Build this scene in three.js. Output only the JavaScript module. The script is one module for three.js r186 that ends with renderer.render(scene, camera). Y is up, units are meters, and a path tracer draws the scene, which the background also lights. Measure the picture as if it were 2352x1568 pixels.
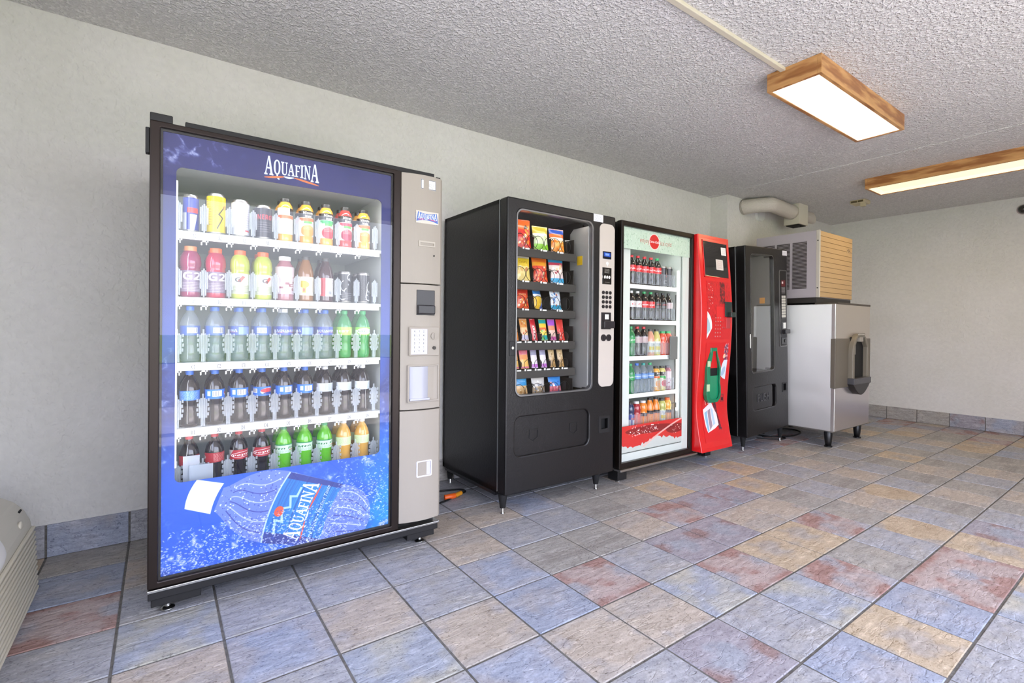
import * as THREE from 'three';
import { RoundedBoxGeometry } from 'three/addons/geometries/RoundedBoxGeometry.js';
import { mergeGeometries } from 'three/addons/utils/BufferGeometryUtils.js';
import { RectAreaLightUniformsLib } from 'three/addons/lights/RectAreaLightUniformsLib.js';

// ---------------------------------------------------------------- camera, sky, sun, exposure
const scene = new THREE.Scene();
const camera = new THREE.PerspectiveCamera(2 * Math.atan(784 / 1132.43) * 180 / Math.PI, 1.5, 0.05, 200);
camera.position.set(-0.7925, 1.0905, 1.9745);
camera.rotation.set(-0.0045, -0.6295, 0.0096, 'YXZ');
camera.setViewOffset(2352, 1568, -18.32, 26.78, 2352, 1568);
const renderer = new THREE.WebGLRenderer({ antialias: true });
renderer.toneMapping = THREE.LinearToneMapping;
renderer.toneMappingExposure = 0.82;
renderer.shadowMap.enabled = true;
RectAreaLightUniformsLib.init();
const SKY = 8, SUN = 34, LAMP = 11;
{
  const w = 64, h = 32, d = new Float32Array(w * h * 4);
  for (let j = 0; j < h; j++) for (let i = 0; i < w; i++) {
    const el = ((j + 0.5) / h - 0.5) * Math.PI, s = Math.max(0, Math.sin(el)), k = Math.pow(1 - s, 3), o = (j * w + i) * 4;
    d[o] = SKY * (0.70 + 0.24 * k); d[o + 1] = SKY * (0.79 + 0.16 * k); d[o + 2] = SKY * (1.10 - 0.09 * k); d[o + 3] = 1;
  }
  const t = new THREE.DataTexture(d, w, h, THREE.RGBAFormat, THREE.FloatType);
  t.mapping = THREE.EquirectangularReflectionMapping; t.magFilter = t.minFilter = THREE.LinearFilter; t.needsUpdate = true;
  scene.background = t;
  const sun = new THREE.DirectionalLight(0xfff1e2, SUN);
  sun.name = 'sun'; sun.position.set(3, 26, 9); sun.target.position.set(2, 0, 2); sun.castShadow = true;
  const c = sun.shadow.camera; c.left = c.bottom = -20; c.right = c.top = 20; c.far = 70; sun.shadow.mapSize.set(2048, 2048);
  scene.add(sun, sun.target);
}

// ---------------------------------------------------------------- helpers
let seed = 7;
const rnd = () => { seed = (seed * 1664525 + 1013904223) >>> 0; return seed / 4294967296; };
const rr = (a, b) => a + (b - a) * rnd();
const V = (x, y, z) => new THREE.Vector3(x, y, z);
const clamp = (x, a = 0, b = 1) => Math.min(b, Math.max(a, x));
const sm = (a, b, x) => { const t = clamp((x - a) / (b - a)); return t * t * (3 - 2 * t); };
const hash = (x, y, s) => { let h = Math.imul(x, 374761393) + Math.imul(y, 668265263) + Math.imul(s, 1274126177); h = Math.imul(h ^ (h >>> 13), 1274126177); return ((h ^ (h >>> 16)) >>> 0) / 4294967296; };
function noise(x, y, px, py, s) {                                    // tileable value noise, period px, py
  const ix = Math.floor(x), iy = Math.floor(y), fx = x - ix, fy = y - iy, u = fx * fx * (3 - 2 * fx), v = fy * fy * (3 - 2 * fy);
  const m = (a, p) => ((a % p) + p) % p, a = m(ix, px), b = m(ix + 1, px), c = m(iy, py), d = m(iy + 1, py);
  const p = hash(a, c, s), q = hash(b, c, s), r = hash(a, d, s), t = hash(b, d, s);
  return p + (q - p) * u + (r - p) * v + (p - q - r + t) * u * v;
}
function fbm(u, v, fx, fy, oct, s, gain = 0.5) {
  let a = 1, sum = 0, tot = 0;
  for (let o = 0; o < oct; o++) { sum += a * noise(u * fx, v * fy, fx, fy, s + o * 17); tot += a; a *= gain; fx *= 2; fy *= 2; }
  return sum / tot;
}
const hex = (h) => [(h >> 16) & 255, (h >> 8) & 255, h & 255];
const mix3 = (a, b, t) => [a[0] + (b[0] - a[0]) * t, a[1] + (b[1] - a[1]) * t, a[2] + (b[2] - a[2]) * t];
function dtex(w, h, fn, srgb = true) {
  const d = new Uint8Array(w * h * 4);
  for (let j = 0; j < h; j++) for (let i = 0; i < w; i++) {
    const c = fn((i + 0.5) / w, (j + 0.5) / h), o = (j * w + i) * 4;
    if (typeof c === 'number') d[o] = d[o + 1] = d[o + 2] = clamp(c) * 255; else { d[o] = clamp(c[0], 0, 255); d[o + 1] = clamp(c[1], 0, 255); d[o + 2] = clamp(c[2], 0, 255); }
    d[o + 3] = 255;
  }
  const t = new THREE.DataTexture(d, w, h);
  t.wrapS = t.wrapT = THREE.RepeatWrapping; t.magFilter = THREE.LinearFilter; t.minFilter = THREE.LinearMipmapLinearFilter; t.generateMipmaps = true;
  if (srgb) t.colorSpace = THREE.SRGBColorSpace;
  t.needsUpdate = true; return t;
}
function ctex(w, h, draw) {
  const c = document.createElement('canvas'); c.width = w; c.height = h;
  const g = c.getContext('2d'); draw(g, w, h);
  const t = new THREE.CanvasTexture(c); t.colorSpace = THREE.SRGBColorSpace; t.anisotropy = 8; return t;
}
const col = (c) => new THREE.Color(c);
const std = (o) => new THREE.MeshPhysicalMaterial(o);
const M = {};
// numbered names
const used = new Map();
function numbered(n) { const k = used.get(n) ?? 0; used.set(n, k + 1); return k ? `${n}_${String(k).padStart(3, '0')}` : n; }
function thing(name, label, category, at = [0, 0, 0], group) {
  const o = new THREE.Group(); o.name = numbered(name); o.position.set(...at); o.userData = { label, category }; if (group) o.userData.group = group;
  o.off = at; scene.add(o); return o;
}
function struct(name, at = [0, 0, 0]) { const o = new THREE.Group(); o.name = numbered(name); o.position.set(...at); o.userData = { kind: 'structure' }; o.off = at; scene.add(o); return o; }
// a part: geometry is given in world metres (before any turn of its thing) and moved to the thing's own axes
function part(name, geo, mat, parent, label) {
  const g = Array.isArray(geo) ? merge(geo) : geo, off = parent.off ?? [0, 0, 0];
  if (off[0] || off[1] || off[2]) g.translate(-off[0], -off[1], -off[2]);
  const m = new THREE.Mesh(g, mat); m.name = name; m.castShadow = m.receiveShadow = true; m.off = off; if (label) m.userData.label = label;
  parent.add(m); return m;
}
function merge(list) {
  const l = list.map((g) => { const q = g.index ? g.toNonIndexed() : g; for (const k of Object.keys(q.attributes)) if (!['position', 'normal', 'uv'].includes(k)) q.deleteAttribute(k); return q; });
  return mergeGeometries(l);
}
// uv in metres from the dominant axis of the normal
function uvm(g, s = 1) {
  const q = g.index ? g.toNonIndexed() : g, p = q.attributes.position, n = q.attributes.normal, uv = new Float32Array(p.count * 2);
  for (let i = 0; i < p.count; i += 3) {
    const a = Math.abs(n.getX(i)) + Math.abs(n.getX(i + 1)), b = Math.abs(n.getY(i)) + Math.abs(n.getY(i + 1)), c = Math.abs(n.getZ(i)) + Math.abs(n.getZ(i + 1));
    for (let k = i; k < i + 3; k++) {
      const x = p.getX(k), y = p.getY(k), z = p.getZ(k);
      if (b >= a && b >= c) { uv[k * 2] = x * s; uv[k * 2 + 1] = z * s; } else if (a >= c) { uv[k * 2] = z * s; uv[k * 2 + 1] = y * s; } else { uv[k * 2] = x * s; uv[k * 2 + 1] = y * s; }
    }
  }
  q.setAttribute('uv', new THREE.BufferAttribute(uv, 2)); return q;
}
const box = (x0, x1, y0, y1, z0, z1, r = 0) => {
  const w = x1 - x0, h = y1 - y0, d = z1 - z0;
  const g = r ? new RoundedBoxGeometry(w, h, d, 2, Math.min(r, w / 2.01, h / 2.01, d / 2.01)) : new THREE.BoxGeometry(w, h, d);
  return g.translate((x0 + x1) / 2, (y0 + y1) / 2, (z0 + z1) / 2);
};
const cyl = (x, y, z, r, h, seg = 20, axis = 'y', r2 = r) => {
  const g = new THREE.CylinderGeometry(r2, r, h, seg); if (axis === 'z') g.rotateX(Math.PI / 2); if (axis === 'x') g.rotateZ(-Math.PI / 2);
  return g.translate(x, y, z);
};
function rrShape(x0, x1, y0, y1, r, path = false) {
  const s = path ? new THREE.Path() : new THREE.Shape();
  s.moveTo(x0 + r, y0); s.lineTo(x1 - r, y0); s.absarc(x1 - r, y0 + r, r, -Math.PI / 2, 0); s.lineTo(x1, y1 - r); s.absarc(x1 - r, y1 - r, r, 0, Math.PI / 2);
  s.lineTo(x0 + r, y1); s.absarc(x0 + r, y1 - r, r, Math.PI / 2, Math.PI); s.lineTo(x0, y0 + r); s.absarc(x0 + r, y0 + r, r, Math.PI, 1.5 * Math.PI); return s;
}
// extrude a shape drawn in x, y from z0 (back) to z1 (front), with a bevel
function ext(shape, z0, z1, b = 0.002, seg = 6) {
  const g = new THREE.ExtrudeGeometry(shape, { depth: z1 - z0 - 2 * b, bevelEnabled: b > 0, bevelThickness: b, bevelSize: b, bevelOffset: -b, bevelSegments: 2, curveSegments: seg });
  return g.translate(0, 0, z0 + b);
}
// a flat print in the plane z (facing +z), uv 0..1
const plate = (x0, x1, y0, y1, z0, z1) => box(x0, x1, y0, y1, z0, z1);
const tube = (pts, r, seg = 40, rad = 6, closed = false) => new THREE.TubeGeometry(new THREE.CatmullRomCurve3(pts.map((p) => V(...p)), closed, 'catmullrom', 0.5), seg, r, rad, closed);
const lathe = (prof, seg = 24) => new THREE.LatheGeometry(prof.map((p) => new THREE.Vector2(p[0], p[1])), seg);
function lamp(x, y, z, tx, ty, tz, w, h, color, i) { const l = new THREE.RectAreaLight(color, i, w, h); l.name = 'lamp_light'; l.position.set(x, y, z); l.lookAt(tx, ty, tz); scene.add(l); return l; }

// ---------------------------------------------------------------- materials
const wallBump = dtex(1024, 1024, (u, v) => { const a = fbm(u, v, 90, 70, 3, 3, 0.6), b = fbm(u, v, 30, 24, 2, 9); return sm(0.35, 0.72, a) * 0.7 + b * 0.3; }, false);
const wallCol = dtex(512, 512, (u, v) => { const a = fbm(u, v, 6, 6, 4, 21) - 0.5, b = fbm(u, v, 90, 90, 2, 5) - 0.5; const k = 224 + a * 9 + b * 8; return [k, k - 2, k - 7 + a * 4]; });
M.wall = std({ map: wallCol, bumpMap: wallBump, bumpScale: 0.0028, roughness: 0.85, specularIntensity: 0.4 });
const ceilBump = dtex(2048, 2048, (u, v) => { const a = fbm(u, v, 150, 150, 3, 33, 0.62), b = fbm(u, v, 60, 60, 2, 41); return sm(0.3, 0.75, a) * 0.75 + b * 0.25; }, false);
const ceilCol = dtex(1024, 1024, (u, v) => { const a = fbm(u, v, 150, 150, 2, 33, 0.6) - 0.5, b = fbm(u, v, 5, 5, 3, 8) - 0.5; const k = 226 + a * 44 + b * 6; return [k, k - 2, k - 5]; });
M.ceil = std({ map: ceilCol, bumpMap: ceilBump, bumpScale: 0.008, roughness: 0.95, specularIntensity: 0.2 });
const blackCol = dtex(512, 512, (u, v) => { const a = fbm(u, v, 5, 5, 4, 51), b = noise(u * 300, v * 300, 300, 300, 77), c = fbm(u, v, 30, 12, 3, 61); const k = 17 + sm(0.55, 0.8, a) * sm(0.45, 0.7, c) * 22 + (b > 0.985 ? 45 : 0); return [k + 1, k - 1, k]; });
const fineBump = dtex(512, 512, (u, v) => fbm(u, v, 120, 120, 2, 71), false);
M.black = std({ map: blackCol, bumpMap: fineBump, bumpScale: 0.0005, roughness: 0.36 });
M.blackPlain = std({ color: 0x121113, roughness: 0.5 });
M.bronze = std({ color: 0x2a211d, roughness: 0.33, metalness: 0.55 });
M.rubber = std({ color: 0x0d0d0e, roughness: 0.8 });
M.chrome = std({ color: 0xc8c8c6, roughness: 0.22, metalness: 1 });
M.alu = std({ color: 0xb4b2ae, roughness: 0.35, metalness: 1 });
M.galv = std({ color: 0x9b9c9c, roughness: 0.3, metalness: 0.9 });
M.white = std({ color: 0xe9eae6, roughness: 0.45 });
M.liner = std({ color: 0xd8ddd8, roughness: 0.4 });
M.shelfWhite = std({ color: 0xeef0ee, roughness: 0.4 });
M.glass = std({ color: 0xffffff, transmission: 1, thickness: 0, roughness: 0.0, ior: 1.5, transparent: false });
M.beige = std({ color: 0xa49c91, roughness: 0.6, specularIntensity: 0.6 });
M.beigeDark = std({ color: 0xb5ada0, roughness: 0.45 });
M.clear = std({ color: 0xdfe7ee, transmission: 0.62, thickness: 0, roughness: 0.2, ior: 1.45 });
M.tubeGlow = std({ color: 0xffffff, emissive: 0xffffff, emissiveIntensity: 1.6, roughness: 0.4 });
const printed = (t, o = {}) => std({ map: t, roughness: 0.4, ...o });

// ---------------------------------------------------------------- the room
const XL = -1.42, XR = 6.57, ZB = -1.17, ZF = 3.3, H = 2.53, PX = 4.06, PZ = -0.97;
const T = 0.3048;
// floor: grout bed and single tiles
{
  const floor = struct('floor');
  const grout = std({ map: dtex(256, 256, (u, v) => { const a = fbm(u, v, 40, 40, 3, 4); const k = 84 + a * 44; return [k, k - 3, k - 8]; }), roughness: 0.9 });
  part('grout', uvm(box(XL - 0.2, XR + 0.2, -0.12, -0.0035, ZB - 0.2, ZF + 0.2), 2), grout, floor);
  // slate-look tiles: base colour and the colour that clouds over it
  const PAL = {
    g: [0xa4a4a9, 0x9da0aa, 0xaba8a6], b: [0x9ca2b2, 0xa1a4b1, 0xa7a5aa], t: [0xb8ac9f, 0xaea69f, 0xaea9a9], o: [0xbeac94, 0xb5a28a, 0xada49c],
    r: [0xb2a29e, 0xa08079, 0xa5a4ab], p: [0x9f9aa1, 0x957f7d, 0x9c9fa9], y: [0xadaca8, 0xb5afa0, 0xa2a7b3], k: [0xa39f9a, 0x99948f, 0xa9a39b],
  };
  const keys = Object.keys(PAL), mats = {};
  const bumps = [0, 1].map((s) => dtex(384, 384, (u, v) => { const a = fbm(u, v, 4, 10, 5, 200 + s * 31, 0.55), r = Math.abs(fbm(u, v, 3, 8, 4, 260 + s * 7) - 0.5); return 0.75 * a + 0.25 * sm(0, 0.05, r); }, false));
  for (const k of keys) mats[k] = [0, 1].map((n) => {
    const [A, B, C] = PAL[k].map(hex), s = 300 + keys.indexOf(k) * 40 + n * 400;
    const t = dtex(384, 384, (u, v) => {
      const e = fbm(u, v, 2, 3, 4, s), f = fbm(u, v, 2, 2, 4, s + 9), st = fbm(u, v, 6, 26, 4, s + 3, 0.6) - 0.5, gr = fbm(u, v, 70, 90, 2, s + 5) - 0.5;
      let c = mix3(A, B, sm(0.50, 0.72, e)); c = mix3(c, C, sm(0.48, 0.70, f));
      const vein = 1 - sm(0, 0.016, Math.abs(fbm(u, v, 3, 5, 5, s + 13) - 0.5)), pit = fbm(u, v, 34, 50, 2, s + 19);
      const d = st * 44 + gr * 26 - vein * 26 * sm(0.45, 0.6, fbm(u, v, 4, 4, 2, s + 23)) - sm(0.74, 0.84, pit) * 36 + sm(0.62, 0.8, fbm(u, v, 9, 20, 3, s + 29)) * 16;
      return [c[0] + d, c[1] + d, c[2] + d];
    });
    return std({ map: t, bumpMap: bumps[n], bumpScale: 0.0035, roughness: 0.5, specularIntensity: 0.55 });
  });
  // one tile: top face with a chamfer all round; a few with slightly wavering edges
  function tileGeo(w, d, fl) {
    const c = 0.0025, g = 0.0042, y = 0, yb = -0.011, X0 = g, X1 = w - g, Z0 = g, Z1 = d - g;
    const ring = (i, yy) => [[X0 + i, yy, Z0 + i], [X1 - i, yy, Z0 + i], [X1 - i, yy, Z1 - i], [X0 + i, yy, Z1 - i]];
    const a = ring(c, y), b = ring(0, y - c), e = ring(0, yb), pos = [], quad = (p, q, r, s) => pos.push(...p, ...q, ...r, ...p, ...r, ...s);
    quad(a[0], a[3], a[2], a[1]);
    for (let i = 0; i < 4; i++) { const j = (i + 1) % 4; quad(a[i], a[j], b[j], b[i]); quad(b[i], b[j], e[j], e[i]); }
    const q = new THREE.BufferGeometry(); q.setAttribute('position', new THREE.Float32BufferAttribute(pos, 3)); q.computeVertexNormals();
    const uv = []; for (let i = 0; i < pos.length; i += 3) uv.push(fl & 1 ? 1 - pos[i] / T : pos[i] / T, fl & 2 ? 1 - pos[i + 2] / T : pos[i + 2] / T);
    q.setAttribute('uv', new THREE.Float32BufferAttribute(uv, 2)); return q;
  }
  // tones read from the photograph, one string per row of tiles from column -5 on ('.' = free)
  const TONE = { '-4': '.kkggk', '-3': '.btkggk', '-2': '.rggggttbkkt', '-1': '.gygggtggkkoggogktkgtkok', 0: '.gtbtgbkktrppokgtkgktgkot', 1: '.gggytbrgppttkgktgkokgtk', 2: '.ggggbttyroorktogktkgko', 3: '.ggbgggpgyrkgogktkgtk', 4: '.bgtgbggbobrropgktkg', 5: '.gbgbgbggggyoktgkpg', 6: '.gggbggtgbggkkgk' };
  const view = new THREE.Matrix4().multiplyMatrices(camera.projectionMatrix, camera.matrixWorld.clone().invert());
  camera.updateMatrixWorld(true); camera.updateProjectionMatrix();
  view.multiplyMatrices(camera.projectionMatrix, camera.matrixWorld.clone().invert());
  const list = [];
  for (let J = -4; J < 14; J++) for (let I = -5; I < 22; I++) {
    const x0 = Math.max(I * T, XL), x1 = Math.min(I * T + T, XR), z0 = Math.max(J * T, ZB), z1 = Math.min(J * T + T, ZF);
    if (x1 - x0 < 0.03 || z1 - z0 < 0.03) continue;
    let seen = 0; for (let a = 0; a < 5; a++) for (let b = 0; b < 5; b++) { const p = V(x0 + (x1 - x0) * a / 4, 0, z0 + (z1 - z0) * b / 4).applyMatrix4(view); const q = V(x0 + (x1 - x0) * a / 4, 0, z0 + (z1 - z0) * b / 4).applyMatrix4(camera.matrixWorld.clone().invert()); if (q.z < -0.1 && Math.abs(p.x) < 1 && Math.abs(p.y) < 1) seen++; }
    const under = z1 < -0.55 && x0 > -0.75;
    list.push({ I, J, x0, x1, z0, z1, seen: seen && !under ? seen : 0, dist: Math.hypot(x0 + 0.79, z0 - 1.97) });
  }
  const shown = new Set(list.filter((t) => t.seen).sort((a, b) => a.dist - b.dist).slice(0, 295));
  const rest = [], cache = new Map();
  for (const t of list) {
    const k = (TONE[t.J] ?? '')[t.I + 5], h = hash(t.I + 50, t.J + 50, 5), key = PAL[k] ? k : keys[Math.floor(hash(t.I + 9, t.J + 60, 11) * 8)];
    const w = t.x1 - t.x0, d = t.z1 - t.z0, fl = Math.floor(h * 4), id = [w.toFixed(3), d.toFixed(3), fl].join();
    if (!cache.has(id)) cache.set(id, tileGeo(w, d, fl));
    const dy = (hash(t.I + 3, t.J + 77, 3) - 0.5) * 0.0012;
    if (!shown.has(t)) { rest.push(cache.get(id).clone().translate(t.x0, dy, t.z0)); continue; }
    const m = new THREE.Mesh(cache.get(id), mats[key][Math.floor(hash(t.I + 70, t.J + 20, 8) * 2)]);
    m.position.set(t.x0, dy, t.z0); m.name = numbered('floor_tile'); m.castShadow = m.receiveShadow = true; floor.add(m);
  }
  const r = part('floor_tiles_beyond', rest, mats.g[0], floor); r.userData.kind = 'stuff';
  // tile skirting
  const skirt = { g: mats.g, b: mats.b, k: mats.k, p: mats.p, t: mats.t };
  function skirting(name, axis, from, to, fixed, seq) {
    const s = struct(name); let n = 0;
    const put = (a, b, key) => {
      const g = axis === 'x' ? box(a + 0.004, b - 0.004, 0.002, 0.152, fixed, fixed + 0.010, 0.002) : box(fixed - 0.010, fixed, 0.002, 0.152, a + 0.004, b - 0.004, 0.002);
      const q = uvm(g, 1 / T), m = part(numbered('skirting_tile'), q, skirt[key][n++ % 2], s);
    };
    const i0 = Math.floor(from / T), i1 = Math.ceil(to / T);
    for (let i = i0; i < i1; i++) { const a = Math.max(from, i * T), b = Math.min(to, i * T + T); if (b - a > 0.03) put(a, b, seq[(i - i0) % seq.length]); }
    part('grout', axis === 'x' ? box(from, to, 0, 0.15, fixed - 0.002, fixed + 0.005) : box(fixed - 0.005, fixed + 0.002, 0, 0.15, from, to), grout, s);
  }
  skirting('baseboard_back', 'x', XL, PX, ZB, 'gbgggkgkgkgk');
  skirting('baseboard_alcove', 'x', PX, XR, PZ, 'kgkt');
  skirting('baseboard_right', 'z', PZ, ZF, XR, 'kkkkkpbgkbg');
}
// walls with thickness, ceiling, roof
{
  const put = (n, list, mat, s) => { const m = part(n, uvm(merge(list), s), mat, scene); m.name = n; m.userData.kind = 'structure'; return m; };
  put('wall_back', [box(XL - 0.2, XR + 0.2, 0, H + 0.02, ZB - 0.2, ZB)], M.wall, 0.55);
  put('wall_alcove', [box(PX, XR, 0, H + 0.01, ZB, PZ)], M.wall, 0.55);
  put('wall_right', [box(XR, XR + 0.2, 0, H + 0.02, ZB, ZF + 0.2)], M.wall, 0.55);
  // left wall: window over the air conditioner
  put('wall_left', [box(XL - 0.2, XL, 0, 0.75, ZB, ZF + 0.2), box(XL - 0.2, XL, 2.2, H + 0.02, ZB, ZF + 0.2), box(XL - 0.2, XL, 0.75, 2.2, ZB, 0.35), box(XL - 0.2, XL, 0.75, 2.2, 2.9, ZF + 0.2)], M.wall, 0.55);
  // front wall behind the camera: one wide doorway on to the walk
  put('wall_front', [box(XL - 0.2, XL + 0.15, 0, H + 0.02, ZF, ZF + 0.2), box(3.3, XR + 0.2, 0, H + 0.02, ZF, ZF + 0.2), box(XL + 0.15, 3.3, 2.38, H + 0.02, ZF, ZF + 0.2)], M.wall, 0.55);
  put('ceiling', [box(XL - 0.2, PX - 0.06, H, H + 0.2, ZB - 0.2, ZF + 0.2), box(PX - 0.06, XR + 0.2, H - 0.006, H + 0.2, ZB - 0.2, ZF + 0.2)], M.ceil, 0.65);
  const alu = std({ color: 0x5a4a3c, roughness: 0.4, metalness: 0.5 });
  const bars = []; for (const z of [0.35, 1.18, 2.03, 2.86]) bars.push(box(XL - 0.13, XL - 0.08, 0.75, 2.2, z, z + 0.04)); bars.push(box(XL - 0.13, XL - 0.08, 0.75, 0.80, 0.35, 2.9), box(XL - 0.13, XL - 0.08, 2.15, 2.2, 0.35, 2.9));
  const w = struct('window_1'); part('window_frame', bars, alu, w);
  // outside: walk, car park, lawn
  const conc = std({ map: dtex(256, 256, (u, v) => { const k = 168 + (fbm(u, v, 20, 20, 4, 91) - 0.5) * 40; return [k, k - 1, k]; }), roughness: 0.9 });
  const asph = std({ map: dtex(256, 256, (u, v) => { const k = 112 + (fbm(u, v, 60, 60, 3, 95) - 0.5) * 50; return [k, k, k + 3]; }), roughness: 0.9 });
  const lawn = std({ map: dtex(256, 256, (u, v) => { const a = fbm(u, v, 50, 50, 3, 97); return [84 + a * 60, 104 + a * 66, 44 + a * 40]; }), roughness: 0.95 });
  put('ground_walk', [box(-4, 12, -0.2, -0.02, ZF + 0.2, 5.5), box(-4, XL - 0.2, -0.2, -0.02, -6, ZF + 0.2)], conc, 0.4);
  put('ground_road', [box(-14, 30, -0.2, -0.06, 5.5, 15), box(-14, -4, -0.2, -0.06, -10, 5.5)], asph, 0.3);
  put('ground_lawn', [box(-60, 60, -0.2, -0.03, 15, 60), box(-60, -14, -0.2, -0.03, -40, 15)], lawn, 0.3);
}
// ---------------------------------------------------------------- drinks machine with the water advert
const ORD = ['first', 'second', 'third', 'fourth', 'fifth', 'sixth', 'seventh', 'eighth', 'ninth'];
function logoText(g, cx, cy, w, h, fill, swoosh) {                    // the arched water logo: tall outer letters, low middle ones
  const L = 'AQUAFINA', ws = [1.25, 1.05, 1, 1, 0.8, 0.55, 1.05, 1.25], hs = [1.25, 0.95, 0.86, 0.8, 0.8, 0.86, 0.95, 1.25], tot = ws.reduce((a, b) => a + b);
  g.save(); g.fillStyle = fill; g.textAlign = 'center'; g.textBaseline = 'alphabetic'; g.font = 'bold 100px serif';
  let x = cx - w / 2;
  for (let i = 0; i < 8; i++) {
    const lw = w * ws[i] / tot, t = (i + 0.5) / 8 - 0.5, base = cy + h * 0.30 + h * 0.55 * t * t * (i === 0 || i === 7 ? 1.15 : 0.9), lh = h * hs[i] * 0.72, mw = g.measureText(L[i]).width;
    g.save(); g.translate(x + lw / 2, base); g.scale(lw / mw * 1.02, lh / 72); g.fillText(L[i], 0, 0); g.restore(); x += lw;
  }
  if (swoosh) {
    const sw = (x0, x1, s) => { g.beginPath(); const y = (q) => cy + h * 0.36 + h * 0.75 * Math.pow((q - cx) / w, 2); g.moveTo(x0, y(x0) + h * 0.04); for (let k = 0; k <= 10; k++) { const q = x0 + (x1 - x0) * k / 10; g.lineTo(q, y(q)); } for (let k = 10; k >= 0; k--) { const q = x0 + (x1 - x0) * k / 10; g.lineTo(q, y(q) + h * 0.10 * Math.sin(Math.PI * (k + 1) / 12)); } g.closePath(); g.fillStyle = s; g.fill(); };
    sw(cx - w * 0.5, cx - w * 0.12, swoosh); sw(cx + w * 0.02, cx + w * 0.5, swoosh); sw(cx - w * 0.16, cx + w * 0.03, fill);
  }
  g.restore();
}
const AX0 = -0.796, AX1 = 0.100, AY0 = 0.137, AY1 = 1.817;
const advert = ctex(1024, 1920, (g, W, Hh) => {
  const k = W / (AX1 - AX0), X = (x) => (x - AX0) * k, Y = (y) => (AY1 - y) * k, im = g.createImageData(W, Hh), d = im.data;
  for (let j = 0; j < Hh; j++) for (let i = 0; i < W; i++) {
    const x = AX0 + (i + 0.5) / k, y = AY1 - (j + 0.5) / k, u = i / W, v = j / Hh;
    const n = fbm(u, v, 5, 9, 4, 401), f1 = fbm(u, v, 26, 48, 4, 411, 0.6), f2 = fbm(u + n * 0.12, v + n * 0.1, 14, 26, 5, 421, 0.6), r = 1 - Math.abs(f2 - 0.5) * 5;
    let c = mix3([36, 42, 104], [36, 70, 158], sm(1.7, 0.9, y + (n - 0.5) * 0.5));
    c = mix3(c, [38, 92, 205], sm(0.75, 0.35, y + (n - 0.5) * 0.3));
    c = mix3(c, [24, 140, 222], sm(-0.12, 0.09, x + (n - 0.5) * 0.3) * sm(0.75, 0.2, y));
    c = mix3(c, [30, 36, 92], sm(0.52, 0.72, n) * 0.55);
    // foam: the lower left swell, the splash behind the bottle, the right edge, a few flecks above
    const swell = sm(0.02, -0.10, y - 0.30 + (x + 0.79) * -0.06 + (n - 0.5) * 0.14), rightSp = sm(-0.35, -0.05, x) * sm(0.56, 0.46, y), edge = sm(0.03, 0.09, x) * sm(1.0, 0.55, y) * 0.7, leftE = sm(-0.74, -0.79, x) * sm(1.25, 1.0, y) * 0.5;
    const top = sm(1.66, 1.72, y) * sm(-0.5, -0.62, x) * 0.55;
    const w = clamp(Math.max(swell, rightSp, edge, leftE, top));
    const foam = sm(0.50, 0.80, f1 * 0.55 + r * 0.30 + n * 0.12) * w;
    c = mix3(c, [168, 182, 236], foam * 0.9); c = mix3(c, [236, 240, 252], sm(0.62, 0.86, f1 * 0.6 + r * 0.32) * w * 0.9);
    const o = (j * W + i) * 4; d[o] = c[0]; d[o + 1] = c[1]; d[o + 2] = c[2]; d[o + 3] = 255;
  }
  g.putImageData(im, 0, 0);
  // the big bottle, lying and dipping to the right
  g.save(); g.translate(X(-0.65), Y(0.418)); g.rotate(0.36); const m = (q) => q * k;
  const body = () => { g.beginPath(); g.moveTo(m(0.05), -m(0.045)); g.bezierCurveTo(m(0.10), -m(0.07), m(0.12), -m(0.15), m(0.27), -m(0.155)); g.lineTo(m(0.50), -m(0.145)); g.bezierCurveTo(m(0.60), -m(0.15), m(0.68), -m(0.12), m(0.69), 0); g.bezierCurveTo(m(0.68), m(0.12), m(0.60), m(0.14), m(0.50), m(0.135)); g.lineTo(m(0.27), m(0.145)); g.bezierCurveTo(m(0.14), m(0.14), m(0.10), m(0.07), m(0.05), m(0.048)); g.closePath(); };
  body(); g.fillStyle = 'rgba(122,140,214,0.82)'; g.fill(); g.save(); body(); g.clip();
  for (let i = 0; i < 900; i++) { const bx = m(rr(0.05, 0.69)), by = m(rr(-0.155, 0.15)), r = m(rr(0.0006, 0.003)); g.fillStyle = rnd() > 0.5 ? 'rgba(225,232,255,0.8)' : 'rgba(62,74,160,0.7)'; g.beginPath(); g.ellipse(bx, by, r * 1.3, r, rnd() * 3, 0, 7); g.fill(); }
  g.lineWidth = m(0.004);
  for (let i = 0; i < 6; i++) { g.strokeStyle = i % 2 ? 'rgba(56,66,150,0.85)' : 'rgba(205,215,250,0.7)'; g.beginPath(); g.moveTo(m(0.09), m(-0.05 + i * 0.018)); g.bezierCurveTo(m(0.13), m(-0.11 + i * 0.036), m(0.17), m(-0.04 + i * 0.03), m(0.245), m(-0.12 + i * 0.045)); g.stroke(); }
  for (let i = 0; i < 7; i++) { g.strokeStyle = i % 2 ? 'rgba(58,64,140,0.8)' : 'rgba(220,228,255,0.75)'; g.beginPath(); g.moveTo(m(0.52), m(-0.11 + i * 0.035)); g.quadraticCurveTo(m(0.58), m(-0.14 + i * 0.04), m(0.66), m(-0.07 + i * 0.022)); g.stroke(); }
  // label
  g.beginPath(); g.moveTo(m(0.275), -m(0.152)); g.quadraticCurveTo(m(0.235), 0, m(0.268), m(0.148)); g.lineTo(m(0.505), m(0.138)); g.quadraticCurveTo(m(0.475), 0, m(0.512), -m(0.146)); g.closePath(); g.fillStyle = '#2a78c8'; g.fill(); g.save(); g.clip();
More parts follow.
